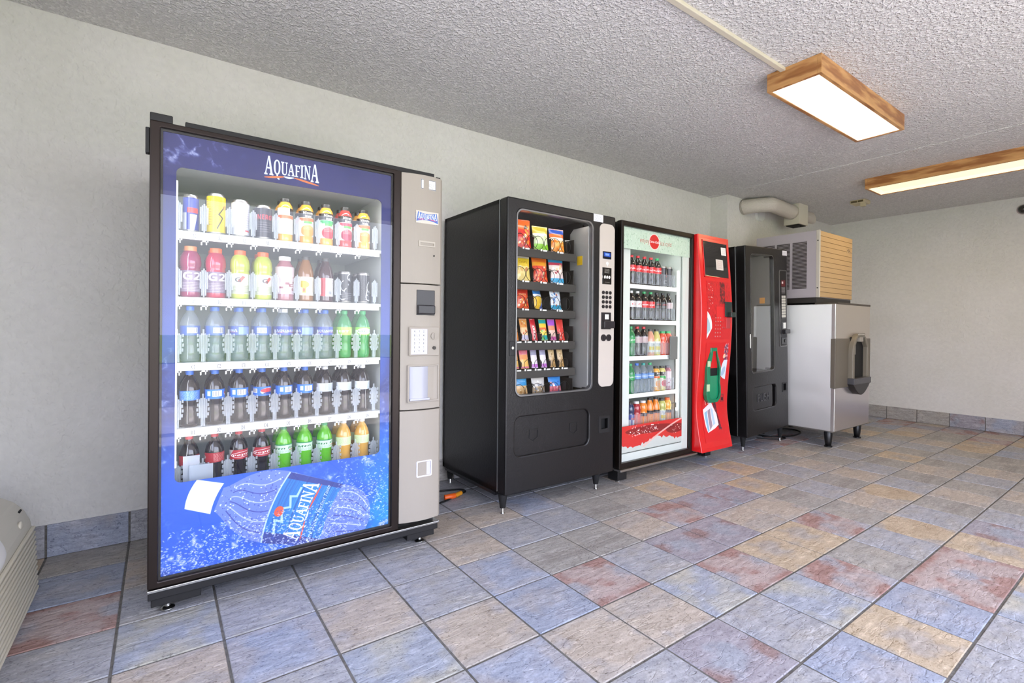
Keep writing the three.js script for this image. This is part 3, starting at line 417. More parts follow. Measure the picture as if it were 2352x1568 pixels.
const LB = {
  waterBar: lab('#3e66b2', (g, w, h) => { g.fillStyle = '#2f539c'; g.fillRect(150, 0, 106, h); bars(g, 96, 22, 46, 74); lines(g, 160, 60, 70, 6, '#a8c4ee'); }),
  waterText: lab('#2f55a6', (g, w, h) => { logoText(g, 60, 60, 110, 44, '#e6effa', '#e0603c'); g.fillStyle = '#8fb0e8'; g.fillRect(120, 14, 84, 100); lines(g, 126, 20, 72, 12, '#3458a8', 8); }),
  waterLogo: lab('#3350b0', (g, w, h) => { logoText(g, 128, 62, 130, 50, '#eef3fb', '#e2613c'); lines(g, 20, 20, 46, 9, '#90a8e4', 10); }),
  waterFirst: lab('#3a5fae', (g, w, h) => { bars(g, 110, 24, 44, 72); }),
  cola1: lab('#2f7ae0', (g, w, h) => { bars(g, 112, 20, 42, 76); g.fillStyle = '#cfe2fa'; g.fillRect(88, 24, 16, 64); g.fillStyle = '#fff'; g.beginPath(); g.ellipse(196, 60, 28, 40, 0, 0, 7); g.fill(); g.fillStyle = '#d8304a'; g.beginPath(); g.ellipse(196, 52, 26, 28, 0, 0, 7); g.fill(); }),
  cola2: lab('#2b74dc', (g, w, h) => { g.fillStyle = '#fff'; g.beginPath(); g.ellipse(146, 62, 34, 46, 0.3, 0, 7); g.fill(); g.fillStyle = '#dd2f3f'; g.beginPath(); g.ellipse(144, 54, 33, 30, -0.5, 0, 7); g.fill(); g.fillStyle = '#1d3f96'; g.beginPath(); g.ellipse(148, 92, 26, 14, -0.2, 0, 7); g.fill(); bars(g, 66, 26, 30, 56); }),
  cola3: lab('#3c7ad0', (g, w, h) => { lines(g, 50, 14, 120, 13, '#b8d4f2', 8); }),
  silver: lab('#c3ccd2', (g, w, h) => { g.fillStyle = '#e6ebee'; g.fillRect(60, 0, 50, h); lines(g, 120, 18, 60, 10, '#8a949e', 9); }),
  drRed1: lab('#a5222c', (g, w, h) => { lines(g, 120, 18, 80, 11, '#f2b8ae', 9); g.fillStyle = '#e8e0da'; g.beginPath(); g.ellipse(56, 60, 26, 30, 0, 0, 7); g.fill(); txt(g, 'Dr', 56, 60, 'bold italic 26px serif', '#7a1420'); }),
  drRed2: lab('#b02430', (g, w, h) => { g.fillStyle = '#b9b4ad'; g.beginPath(); g.moveTo(0, 0); g.lineTo(100, 0); g.lineTo(70, h); g.lineTo(0, h); g.fill(); g.strokeStyle = '#f4f0ea'; g.lineWidth = 5; g.beginPath(); g.ellipse(150, 64, 62, 34, -0.25, 0, 7); g.stroke(); g.save(); g.translate(150, 64); g.rotate(-0.25); txt(g, 'Pepper', 0, 0, 'bold italic 34px serif', '#f6f2ec'); g.restore(); }),
  limeCitrus: lab('#cfe6cf', (g, w, h) => { g.fillStyle = '#1d8f4a'; g.fillRect(0, 0, w, 16); g.save(); g.translate(136, 56); g.rotate(-0.12); txt(g, 'Mtn Dew', 0, 0, 'bold italic 38px sans-serif', '#10733a'); g.restore(); g.fillStyle = '#d84034'; g.fillRect(150, 80, 40, 8); lines(g, 50, 88, 150, 4, '#5aa072', 9); }),
  mist: lab('#8fd64c', (g, w, h) => { g.fillStyle = '#e9f5da'; g.beginPath(); g.ellipse(128, 64, 46, 46, 0, 0, 7); g.fill(); txt(g, 'MIST', 128, 64, 'bold 34px sans-serif', '#3f7d5c'); }),
  mist2: lab('#a4d84e', (g, w, h) => { txt(g, 'MIST', 96, 66, 'bold 40px sans-serif', '#f4faee'); lines(g, 150, 30, 46, 8, '#eef8d6', 9); }),
  ginger: lab('#d9e7b4', (g, w, h) => { lines(g, 60, 20, 140, 10, '#9ebd8a', 9); g.fillStyle = '#c8dca0'; g.fillRect(0, 0, w, 10); }),
  g2: lab('#7c6a80', (g, w, h) => { txt(g, 'G2', 128, 34, 'bold 60px sans-serif', '#f6f4f6'); g.fillStyle = '#cfc6d2'; lines(g, 60, 72, 136, 6, '#d8d0da', 9); }),
  gator: lab('#cdd2b6', (g, w, h) => { g.fillStyle = '#f4f4ee'; g.fillRect(92, 6, 72, 64); g.fillStyle = '#d8462c'; g.beginPath(); g.moveTo(134, 14); g.lineTo(146, 22); g.lineTo(126, 58); g.lineTo(114, 50); g.fill(); txt(g, 'G', 116, 40, 'bold 40px sans-serif', '#2a2a2a'); lines(g, 76, 80, 100, 5, '#8a9272', 9); }),
  rose: lab('#d7c6cc', (g, w, h) => { for (let i = 0; i < 26; i++) { g.fillStyle = rnd() > 0.5 ? '#8e4450' : '#f0e6ea'; g.fillRect(rr(20, 220), rr(40, 110), rr(8, 30), rr(4, 12)); } }),
  lemonTea: lab('#ece6cf', (g, w, h) => { g.fillStyle = '#d8c21e'; g.beginPath(); g.ellipse(112, 52, 26, 24, 0.4, 0, 7); g.fill(); g.fillStyle = '#c9b324'; g.fillRect(104, 66, 18, 44); g.fillStyle = '#b8452e'; g.fillRect(108, 80, 8, 22); lines(g, 150, 20, 50, 10, '#9a9478', 9); }),
  redTea: lab('#e9e2dc', (g, w, h) => { g.fillStyle = '#c0303a'; g.fillRect(92, 0, 26, h); lines(g, 126, 14, 66, 8, '#8a8480', 9); bars(g, 132, 88, 48, 32); }),
  energyB: lab('#23242a', (g, w, h) => { g.strokeStyle = '#e4e6ea'; g.lineWidth = 4; for (let i = 0; i < 9; i++) { g.beginPath(); g.arc(rr(90, 170), rr(10, 110), rr(10, 26), rr(0, 3), rr(3, 5)); g.stroke(); } lines(g, 80, 90, 100, 4, '#b9bcc4', 9); }),
  energyBlue: lab('#39489c', (g, w, h) => { g.fillStyle = '#b9bcc4'; g.fillRect(0, 60, 100, h); g.fillStyle = '#2a3a90'; g.fillRect(100, 60, 156, 68); g.fillStyle = '#e5eaf0'; g.beginPath(); g.moveTo(118, 66); g.lineTo(158, 66); g.lineTo(140, 128); g.lineTo(118, 128); g.fill(); g.fillStyle = '#d4342e'; g.fillRect(104, 40, 60, 20); g.fillStyle = '#8488a0'; g.fillRect(0, 0, 70, 60); }),
  energyY: lab('#e8cc20', (g, w, h) => { lines(g, 60, 10, 70, 11, '#a08c28', 9); g.strokeStyle = '#3c3a1c'; g.lineWidth = 5; g.beginPath(); g.moveTo(150, 40); g.lineTo(128, 64); g.lineTo(146, 76); g.lineTo(120, 116); g.stroke(); txt(g, 'YUP', 165, 36, 'bold 20px sans-serif', '#7c2d20'); }),
  energyS: lab('#d3d3d8', (g, w, h) => { lines(g, 120, 14, 80, 11, '#a8a4b2', 9); g.fillStyle = '#f2f2f4'; g.fillRect(96, 0, 22, h); g.fillStyle = '#c84040'; g.fillRect(140, 108, 26, 6); }),
  energyK: lab('#26242a', (g, w, h) => { txt(g, 'ENERGY', 130, 40, 'bold 28px sans-serif', '#d2303c'); lines(g, 70, 62, 120, 5, '#8c8890', 10); }),
  cokeRed: lab('#d8262c', (g, w, h) => { txt(g, 'Coca-Cola', 128, 66, 'italic bold 46px serif', '#fff'); }),
  cokeWhite: lab('#dcdcda', (g, w, h) => { txt(g, 'Coke', 150, 64, 'italic bold 50px serif', '#cf2a30'); g.fillStyle = '#aeb0b2'; g.fillRect(0, 0, 70, h); }),
  cokeBlack: lab('#1c1b1e', (g, w, h) => { g.strokeStyle = '#b9babd'; g.lineWidth = 4; g.strokeRect(60, 90, 140, 20); txt(g, 'Zero', 128, 50, 'italic bold 40px serif', '#c02a30'); }),
  dietPink: lab('#c7bcbf', (g, w, h) => { lines(g, 70, 20, 110, 10, '#9a4654', 10); }),
  lemonLb: lab('#dfe4df', (g, w, h) => { g.fillStyle = '#d8c63c'; g.fillRect(80, 60, 90, 40); txt(g, 'tea', 124, 34, 'bold 34px serif', '#2c4c44'); }),
  coralLb: lab('#e5614a', (g, w, h) => { lines(g, 60, 20, 130, 10, '#f5c2b0', 10); }),
  spriteLb: lab('#2f9f5c', (g, w, h) => { txt(g, 'Sprite', 128, 64, 'italic bold 46px sans-serif', '#e8f4e6'); }),
  waterCl: lab('#4f86c8', (g, w, h) => { lines(g, 60, 16, 140, 11, '#cfe2f4', 9); txt(g, 'water', 128, 60, 'italic bold 40px sans-serif', '#e8f2fb'); }),
  ojLb: lab('#e8862c', (g, w, h) => { g.fillStyle = '#2a2320'; g.fillRect(60, 0, 140, 40); lines(g, 60, 60, 130, 7, '#f4d8a0', 9); }),
  mm: (band) => lab('#efe9d8', (g, w, h) => { g.fillStyle = '#2b2a26'; g.fillRect(40, 0, 176, 34); txt(g, 'Minute', 128, 11, 'bold 17px serif', '#f2f0ea'); txt(g, 'Maid', 128, 26, 'bold 15px serif', '#f2f0ea'); g.fillStyle = band; g.fillRect(0, 36, w, 16); g.fillStyle = '#58ae48'; g.fillRect(104, 52, 48, 12); g.fillStyle = band === '#2faa5a' ? '#c8303c' : band === '#c8354a' ? '#b42c48' : '#ee9a34'; g.beginPath(); g.ellipse(128, 100, 42, 30, 0, 0, 7); g.fill(); lines(g, 100, 66, 50, 4, '#d8cfb4', 8); }),
};
LB.mmO = LB.mm('#ee6a28'); LB.mmG = LB.mm('#2faa5a'); LB.mmR = LB.mm('#c8354a');
const capGeo = (r, y0, y1) => { const g = []; g.push(lathe([[r * 0.98, y0], [r, y0 + 0.001], [r, y1 - 0.0015], [r - 0.0015, y1], [0, y1]], 24)); return g; };
const bandGeo = (r, y0, y1) => { const g = new THREE.CylinderGeometry(r, r, y1 - y0, 28, 1, true); g.rotateY(Math.PI); g.translate(0, (y0 + y1) / 2, 0); return g; };
const geoCache = new Map();
const cached = (k, f) => { if (!geoCache.has(k)) geoCache.set(k, f()); return geoCache.get(k); };
// kinds: [profile, cap radius/from/to, label radius/from/to]
const KIND = {
  soda: [SODA, [0.0142, 0.209, 0.226], [0.03525, 0.108, 0.147]], wide: [WIDE, [0.0222, 0.187, 0.207], [0.03735, 0.022, 0.108]], glass: [GLASSB, [0.0178, 0.19, 0.206], [0.0348, 0.028, 0.112]],
  juice: [JUICE, [0.0205, 0.178, 0.195], [0.0318, 0.035, 0.150]], short: [SHORT, [0.0252, 0.178, 0.197], [0.0388, 0.03, 0.15]],
  coke: [SODA, [0.0142, 0.209, 0.226], [0.0352, 0.102, 0.150]],
};
function bottle(kind, mat, capM, label, turn, at, text, cat, group) {
  const [pr, cp, lb] = KIND[kind], o = thing('drink_bottle', text, cat, at, group);
  const add = (n, g, m) => { const q = new THREE.Mesh(g, m); q.name = n; q.castShadow = q.receiveShadow = true; o.add(q); };
  add('bottle_body', cached(kind + 'b', () => lathe(pr, 26)), mat);
  add('cap', cached(kind + 'c', () => merge(capGeo(...cp))), capM);
  if (label) add('label', cached(kind + 'l', () => bandGeo(...lb)), label);
  o.rotation.y = turn; return o;
}
function can(r, h, label, turn, at, text, group) {
  const o = thing('drink_can', text, 'can', at, group), k = r + 'x' + h;
  const add = (n, g, m) => { const q = new THREE.Mesh(g, m); q.name = n; q.castShadow = q.receiveShadow = true; o.add(q); };
  add('can_shell', cached(k + 's', () => lathe(CANP(r, h), 26)), M.alu); add('print', cached(k + 'p', () => bandGeo(r + 0.0003, 0.011, h - 0.013)), label);
  o.rotation.y = turn; return o;
}
{
  const Z = -0.424, Z2 = -0.505, S = ['A', 'B', 'C', 'D', 'E'], GR = 'drinks on the shelves of the blue machine';
  const at = (r, c, z = Z, dx = 0) => [COLX[c] + dx, SH[r] + 0.0005, z];
  const inSlot = (r, c) => `slot ${S[r]}${c + 1} of blue machine`, beh = (r, c) => `standing behind the front drink of slot ${S[r]}${c + 1}, blue machine`;
  // shelf A: cans and juices
  const A = [['can', 0.0275, 0.152, LB.energyBlue, 'slim blue and silver energy drink can'], ['can', 0.034, 0.170, LB.energyY, 'tall yellow drink can'], ['can', 0.034, 0.158, LB.energyS, 'tall silver-white drink can'], ['can', 0.034, 0.148, LB.energyK, 'black drink can with red lettering']];
  A.forEach(([, r, h, l, t], c) => { can(r, h, l, [0.1, 0.2, 0.15, 0][c], at(0, c), `${t}, ${inSlot(0, c)}`, GR); if (c) can(r, h, c === 1 ? LB.energyK : l, 0.4, at(0, c, Z2), `${c === 1 ? 'dark' : ['', '', 'silver', 'black'][c]} can ${beh(0, c)}`, GR); });
  [['mango', 'mmO', 'orange juice bottle with plain back label', 2.6], ['orange', 'mmO', 'orange juice bottle with orange label band', 0.1], ['mango', 'mmG', 'juice bottle with green label band', 0.2], ['strawb', 'mmR', 'red juice bottle with crimson label band', 0.15], ['mango', 'mmO', 'orange juice bottle with bright orange print', 0]].forEach(([m, l, t, a], i) => { const c = i + 4; bottle('juice', BM[m], CAP.dark, LB[l], a, at(0, c), `${t}, ${inSlot(0, c)}`, 'bottle', GR); bottle('juice', BM[m], CAP.dark, LB[l], 0.4, at(0, c, Z2 + 0.012), `juice bottle ${beh(0, c)}`, 'bottle', GR); });
  // shelf B
  const B = [['wide', 'purple', 'tan', 'g2', 'dull purple sports drink with tan cap', 0.1], ['wide', 'cherry', 'orange', 'g2', 'cherry red sports drink with orange cap', 0.05], ['wide', 'yel', 'orange', 'gator', 'yellow-green sports drink, small logo square', 0], ['wide', 'yel', 'orange', 'gator', 'yellow-green sports drink, logo turned aside', 0.4], ['short', 'rose', 'white', 'rose', 'stout pink-brown bottle with white cap', 0], ['glass', 'tea', 'dark', 'lemonTea', 'amber tea bottle with lemon label', 0], ['glass', 'darkred', 'dark', 'redTea', 'dark red tea bottle, red-striped white label', 0]];
  B.forEach(([k, m, cp, l, t, a], c) => { bottle(k, BM[m], CAP[cp], LB[l], a, at(1, c), `${t}, ${inSlot(1, c)}`, 'bottle', GR); if (c !== 2 && c !== 4) bottle(k, BM[m], CAP[cp], LB[l], 1, at(1, c, Z2), `bottle ${beh(1, c)}`, 'bottle', GR); });
  [7, 8].forEach((c) => { can(0.0315, 0.150, LB.energyB, c === 7 ? 0 : 1.2, at(1, c), `black and white patterned can, ${inSlot(1, c)}`, GR); can(0.0315, 0.150, LB.energyB, 1, at(1, c, Z2 + 0.01), `dark can ${beh(1, c)}`, GR); });
  // shelf C: water and two citrus drinks
  [['waterFirst', 'blue', 0.1, 'barcode facing out'], ['waterBar', 'blue', 0.5, 'barcode turned aside'], ['waterText', 'blue', 0, 'small print facing out'], ['waterBar', 'blue', 0, 'barcode and blue panel'], ['waterLogo', 'white', 0.3, 'white cap'], ['waterText', 'blue', -0.4, 'pale panel turned aside'], ['waterLogo', 'blue', 0, 'name facing out']].forEach(([l, cp, a, t], c) => { bottle('soda', BM.water, CAP[cp], LB[l], a, at(2, c), `clear water bottle, ${t}, ${inSlot(2, c)}`, 'bottle', GR); if (c > 0) bottle('soda', BM.water, CAP[cp], LB[l], 1, at(2, c, Z2), `water bottle ${beh(2, c)}`, 'bottle', GR); });
  [7, 8].forEach((c) => { bottle('soda', BM.green, CAP.green, c === 7 ? LB.mist2 : LB.mist, 0, at(2, c), `green citrus soda bottle, ${c === 7 ? 'pale lime label' : 'round white emblem'}, ${inSlot(2, c)}`, 'bottle', GR); bottle('soda', BM.green, CAP.green, LB.mist, 1, at(2, c, Z2), `green bottle ${beh(2, c)}`, 'bottle', GR); });
  // shelf D: colas
  [['cola3', 'blue', 0, 'small print facing out'], ['cola1', 'blue', 0.05, 'barcode facing out'], ['cola1', 'blue', 0.1, 'barcode and red edge'], ['cola2', 'blue', 0.1, 'round red, white and blue emblem'], ['cola1', 'blue', 0.35, 'barcode turned aside'], ['cola1', 'blue', 0.2, 'plain blue side'], ['silver', 'white', 0, 'silver label'], ['silver', 'white', 0.4, 'silver label'], ['silver', 'white', 0.2, 'silver label']].forEach(([l, cp, a, t], c) => { bottle('soda', BM.cola, CAP[cp], LB[l], a, at(3, c), `${c > 5 ? 'white-capped' : 'blue-labelled'} cola bottle, ${t}, ${inSlot(3, c)}`, 'bottle', GR); bottle('soda', BM.cola, CAP[cp], LB[l], 1, at(3, c, Z2), `cola bottle ${beh(3, c)}`, 'bottle', GR); });
  // shelf E
  [['cola', 'red', 'drRed1', 2.2, 'dark soda with red cap behind clear bracket'], ['cola', 'red', 'drRed1', 0, 'dark soda, red label with small print'], ['cola', 'red', 'drRed2', 0, 'dark soda, red and grey label'], ['cola', 'red', 'drRed2', -0.25, 'dark soda, red label with white name'], ['lime', 'dgreen', 'limeCitrus', 0, 'bright green soda, dark green cap'], ['lime', 'lime', 'limeCitrus', 0.6, 'bright green soda, lime cap'], ['lime', 'green', 'limeCitrus', 0.1, 'bright green soda, mid-green cap'], ['ginger', 'white', 'ginger', 0, 'amber ginger soda, pale label'], ['ginger', 'white', 'ginger', 0.4, 'amber ginger soda, label turned']].forEach(([m, cp, l, a, t], c) => { bottle('soda', BM[m], CAP[cp], LB[l], a, at(4, c), `${t}, ${inSlot(4, c)}`, 'bottle', GR); if (c > 3) bottle('soda', BM[m], CAP[cp], LB[l], 1, at(4, c, Z2), `soda bottle ${beh(4, c)}`, 'bottle', GR); });
}
// ---------------------------------------------------------------- snack machines
const leg = (x, z, top, parent, r = 0.028) => {
  part('leg', lathe([[0, 0.036], [r * 0.6, 0.036], [r, top], [0, top]], 20).translate(x, 0, z), M.rubber, parent);
  part('levelling_foot', lathe([[0, 0], [0.013, 0], [0.013, 0.004], [0.006, 0.008], [0.006, 0.037], [0, 0.037]], 14).translate(x, 0, z), M.chrome, parent);
};
const snack = thing('snack_vending_machine', 'wide black snack vending machine full of bags, beige keypad strip', 'vending machine', [1.268, 0, -0.75]);
const SZ = -0.37, TRAY = [1.578, 1.376, 1.203, 1.003, 0.829, 0.655];
const bagX = [1.023, 1.163, 1.300], candyX = [0.968, 1.046, 1.126, 1.200, 1.273, 1.346];
{
  const z = SZ, x0 = 0.818, x1 = 1.717, y0 = 0.112, y1 = 1.850;
  part('cabinet', [box(x0, x0 + 0.025, y0, y1 - 0.004, -1.14, z - 0.088), box(x1 - 0.03, x1 - 0.003, y0, y1 - 0.004, -1.14, z - 0.088), box(x0, x1 - 0.003, y1 - 0.03, y1 - 0.004, -1.14, z - 0.088), box(x0, x1 - 0.003, y0, y0 + 0.03, -1.14, z - 0.088), box(x0, x1 - 0.003, y0, y1 - 0.004, -1.14, -1.12), box(x0 + 0.02, x1 - 0.02, 0.1, 0.64, -1.1, z - 0.1), box(1.500, x1 - 0.02, 0.62, 1.82, -1.1, z - 0.1)].map((b) => uvm(b, 1.2)), M.black, snack);
  const d = rrShape(x0, x1, y0, y1, 0.013);
  d.holes.push(rrShape(0.887, 1.504, 0.686, 1.789, 0.045, true), rrShape(0.886, 1.482, 0.330, 0.562, 0.045, true), rrShape(1.587, 1.664, 0.402, 0.490, 0.006, true));
  part('door', uvm(ext(d, z - 0.082, z, 0.009), 1.2), M.black, snack);
  part('door_edge', [box(x0 - 0.001, x0 + 0.004, y0 + 0.01, y1 - 0.006, z - 0.0865, z - 0.081, 0.001)], M.galv, snack, 'thin bright metal seam between door and cabinet');
  const bz = rrShape(0.884, 1.507, 0.683, 1.792, 0.048); bz.holes.push(rrShape(0.893, 1.498, 0.692, 1.783, 0.041, true));
  part('window_bezel', ext(bz, z - 0.03, z + 0.001, 0.001, 10), std({ color: 0x8d8c8c, roughness: 0.3, metalness: 0.8 }), snack);
  part('glass_pane', new THREE.PlaneGeometry(0.615, 1.10).translate(1.195, 1.2375, z - 0.018), M.glass, snack);
  part('liner', [box(0.840, 0.856, 0.62, 1.83, -1.0, z - 0.09), box(0.85, 1.50, 1.812, 1.83, -1.0, z - 0.085), box(0.85, 1.50, 0.62, 1.83, -1.02, -1.0), box(0.85, 1.5, 0.6, 0.62, -1.0, z - 0.085)], std({ color: 0x1e1b19, roughness: 0.6, bumpMap: fineBump, bumpScale: 0.002 }), snack);
  const spS = new THREE.Shape(); spS.moveTo(0.40, 0.69); spS.lineTo(0.580, 0.69); spS.lineTo(0.580, 1.735); spS.lineTo(0.545, 1.765); spS.lineTo(0.40, 1.765); spS.closePath();
  part('side_panel', new THREE.ExtrudeGeometry(spS, { depth: 0.008, bevelEnabled: false }).rotateY(Math.PI / 2).translate(1.489, 0, 0), std({ color: 0xb9b9b7, roughness: 0.4, metalness: 0.35 }), snack, 'bare metal side panel');
  part('panel_sticker', box(1.4875, 1.4895, 1.515, 1.575, -0.505, -0.455), std({ color: 0xe8c024, roughness: 0.5 }), snack, 'small yellow sticker');
  part('white_tag', box(1.41, 1.455, 1.665, 1.685, -0.545, -0.54), M.white, snack);
  // trays with black lips and price tags, a wire coil in each slot
  const trayM = std({ color: 0x3b3936, roughness: 0.5, metalness: 0.3 }), wire = std({ color: 0x17150f, roughness: 0.35, metalness: 0.6 });
  TRAY.forEach((y, r) => {
    part('tray', [box(0.858, 1.432, y - 0.012, y - 0.002, -0.98, -0.462), box(1.428, 1.432, y - 0.01, y + 0.10, -0.95, -0.475)], std({ color: 0x23211f, roughness: 0.55 }), snack);
    part('tray_lip', box(0.858, 1.434, y - 0.052, y + 0.002, -0.466, -0.455, 0.005), trayM, snack);
    const xs = r === 3 || r === 4 ? candyX : bagX, rad = r === 3 || r === 4 ? 0.030 : 0.052;
    for (const x of xs) {
      const big = rad > 0.04, R = big ? 0.042 : 0.030;
      for (const cx of big ? [x - 0.045, x + 0.045] : [x]) {
        const pts = [], ring = (z, a0, a1) => { for (let k = 0; k <= 20; k++) { const a = a0 + (a1 - a0) * k / 20; pts.push(V(cx + R * Math.cos(a), y + 0.003 + R + R * Math.sin(a), z)); } };
        ring(-0.4615, -1.2, 4.712); ring(big ? -0.556 : -0.545, -1.571, 4.5);
        part('coil', new THREE.TubeGeometry(new THREE.CatmullRomCurve3(pts, false, 'centripetal'), 76, 0.0018, 5), wire, snack);
      }
      part('price_tag', [box(x - 0.032, x - 0.020, y - 0.006, y + 0.007, -0.4555, -0.4525, 0.001), box(x - 0.012, x + 0.02, y - 0.006, y + 0.003, -0.4555, -0.4525, 0.001)], M.white, snack);
      part('divider', box(x + (rad === 0.03 ? 0.0355 : 0.0685), x + (rad === 0.03 ? 0.037 : 0.070), y - 0.002, y + (rad === 0.03 ? 0.05 : 0.085), -0.93, -0.475), std({ color: 0x2a2826, roughness: 0.5 }), snack);
    }
  });
  // strip with display, card reader, keys, note reader, coin slots
  part('keypad_strip', ext(rrShape(1.562, 1.704, 0.700, 1.792, 0.04), z - 0.004, z + 0.004, 0.0015, 10), std({ color: 0xc6bdb4, roughness: 0.4 }), snack, 'pale beige strip with rounded ends');
  const f = z + 0.004;
  part('display', box(1.590, 1.670, 1.557, 1.607, f - 0.003, f + 0.003, 0.002), std({ map: ctex(128, 80, (g, w, h) => { g.fillStyle = '#101622'; g.fillRect(0, 0, w, h); g.fillStyle = '#2c4fae'; g.fillRect(14, 12, 100, 44); g.fillStyle = '#7fa2f0'; g.fillRect(34, 20, 60, 24); }), roughness: 0.2 }), snack, 'small blue display');
  part('card_reader', box(1.587, 1.673, 1.387, 1.499, f - 0.003, f + 0.004, 0.003), std({ map: ctex(128, 160, (g, w, h) => { g.fillStyle = '#1d1a18'; g.fillRect(0, 0, w, h); g.fillStyle = '#e8e4de'; lines(g, 26, 14, 70, 5, '#d8d4cc', 9); g.fillStyle = '#f2efe8'; for (let i = 0; i < 3; i++) { g.beginPath(); g.ellipse(32 + i * 32, 92, 13, 16, 0.3, 0, 7); g.fill(); } lines(g, 30, 140, 70, 1, '#cfcac2'); }), roughness: 0.25 }), snack, 'black card reader');
  part('paper_tag', [cyl(1.633, 1.528, f + 0.001, 0.011, 0.002, 14, 'z'), box(1.630, 1.636, 1.508, 1.522, f, f + 0.0015)], M.white, snack);
  part('notice_sticker', box(1.506, 1.594, 1.797, 1.846, z - 0.002, z + 0.0015), printed(ctex(96, 64, (g, w, h) => { g.fillStyle = '#eceaf0'; g.fillRect(0, 0, w, h); lines(g, 14, 10, 68, 6, '#9aa4b4', 9); })), snack, 'small white notice sticker');
  const kb = std({ color: 0x262124, roughness: 0.35 });
  for (let r = 0; r < 4; r++) for (let c = 0; c < 3; c++) part('key', cyl(1.597 + c * 0.033, 1.331 - r * 0.0315, f + 0.002, 0.0118, 0.006, 18, 'z'), kb, snack);
  part('bill_acceptor', [box(1.580, 1.672, 1.085, 1.198, f - 0.002, f + 0.004, 0.003), box(1.583, 1.686, 1.092, 1.140, f, f + 0.03, 0.006), box(1.600, 1.672, 1.122, 1.130, f + 0.03, f + 0.031)], kb, snack, 'black banknote reader'); part('bill_light', box(1.612, 1.648, 1.152, 1.185, f + 0.003, f + 0.0055, 0.002), M.white, snack);
  for (const x of [1.603, 1.652]) part('coin_slot', [cyl(x, 1.028, f + 0.002, 0.023, 0.006, 24, 'z'), box(x - 0.002, x + 0.002, 1.012, 1.042, f + 0.005, f + 0.007)], kb, snack);
  // delivery flap with two raised shields, coin return, lock
  part('delivery_flap', uvm(ext(rrShape(0.880, 1.488, 0.324, 0.568, 0.05), z - 0.032, z - 0.016, 0.002), 1.2), M.black, snack);
  const hz = (cx, cy, s) => { const a = new THREE.Shape([[-1, 1], [1, 1], [1, -0.55], [0, -1.15], [-1, -0.55]].map(([x, y]) => new THREE.Vector2(cx + x * s, cy + y * s))); a.holes.push(new THREE.Path([[-1, 1], [1, 1], [1, -0.55], [0, -1.15], [-1, -0.55]].map(([x, y]) => new THREE.Vector2(cx + x * s * 0.87, cy + 0.0 + y * s * 0.87)))); return ext(a, z - 0.017, z - 0.0125, 0.001); };
  part('raised_shield', hz(1.035, 0.444, 0.034), M.blackPlain, snack); part('raised_shield', hz(1.362, 0.448, 0.034), M.blackPlain, snack);
  const c = rrShape(1.572, 1.679, 0.388, 0.504, 0.012); c.holes.push(rrShape(1.594, 1.657, 0.416, 0.484, 0.004, true));
  part('coin_return', ext(c, z - 0.01, z + 0.003, 0.002), M.blackPlain, snack); part('coin_return_cup', box(1.586, 1.665, 0.40, 0.492, z - 0.05, z - 0.03), M.rubber, snack);
  part('lock', [box(0.842, 0.874, 0.925, 1.012, z - 0.002, z + 0.004, 0.003)], M.blackPlain, snack); part('lock_barrel', cyl(0.858, 0.972, z + 0.006, 0.0085, 0.008, 18, 'z'), M.chrome, snack, 'small chrome lock barrel');
  part('base_flange', box(x0 - 0.004, x0 + 0.05, 0.094, 0.112, -1.10, z - 0.10, 0.002), std({ color: 0x2b2b2f, roughness: 0.4, metalness: 0.5 }), snack);
  for (const [x, zz] of [[0.832, -0.412], [1.600, -0.42], [0.842, -1.08], [1.680, -1.08]]) leg(x, zz, 0.113, snack);
  part('light_tube', cyl(1.195, 1.797, z - 0.06, 0.008, 0.58, 12, 'x'), M.tubeGlow, snack); lamp(1.195, 1.785, z - 0.062, 1.195, 1.0, -0.60, 0.58, 0.018, 0xfff4e6, 16);
}
// bags: two bulging sides with crimped ends
function bagGeo(w, h, dp, s) {
  const nu = 10, nv = 14, pos = [], uv = [], idx = [];
  for (let side = 0; side < 2; side++) for (let j = 0; j <= nv; j++) for (let i = 0; i <= nu; i++) {
    const u = i / nu, v = j / nv, e = Math.pow(Math.max(0, 1 - Math.pow(Math.abs(2 * u - 1), 3)), 0.7), b = Math.pow(Math.sin(Math.PI * clamp((v - 0.06) / 0.88)), 0.65), cr = (fbm(u * 0.99, v * 0.99, 4, 5, 3, s) - 0.5) * 0.35;
    const pinch = 1 - 0.07 * Math.sin(Math.PI * v);
    pos.push((u - 0.5) * w * pinch, v * h, (side ? -1 : 1) * dp * 0.5 * e * b * (1 + cr) + (side ? -0.0004 : 0.0004) + (v > 0.94 || v < 0.06 ? (i % 2 - 0.5) * 0.0014 : 0));
    uv.push(side ? 1 - u : u, v);
  }
  const row = nu + 1, n = row * (nv + 1);
  for (let side = 0; side < 2; side++) for (let j = 0; j < nv; j++) for (let i = 0; i < nu; i++) { const a = side * n + j * row + i, b = a + 1, c = a + row, d = c + 1; side ? idx.push(a, c, b, b, c, d) : idx.push(a, b, c, b, d, c); }
  const g = new THREE.BufferGeometry(); g.setAttribute('position', new THREE.Float32BufferAttribute(pos, 3)); g.setAttribute('uv', new THREE.Float32BufferAttribute(uv, 2)); g.setIndex(idx); g.computeVertexNormals(); return g;
}
const bagTex = (draw) => std({ map: bagCell(draw), roughness: 0.28, clearcoat: 0.5, clearcoatRoughness: 0.2 });
const bands = (...b) => (g, w, h) => { let y = 0; for (const [c, f] of b) { g.fillStyle = c; g.fillRect(0, y, w, f * h + 1); y += f * h; } };
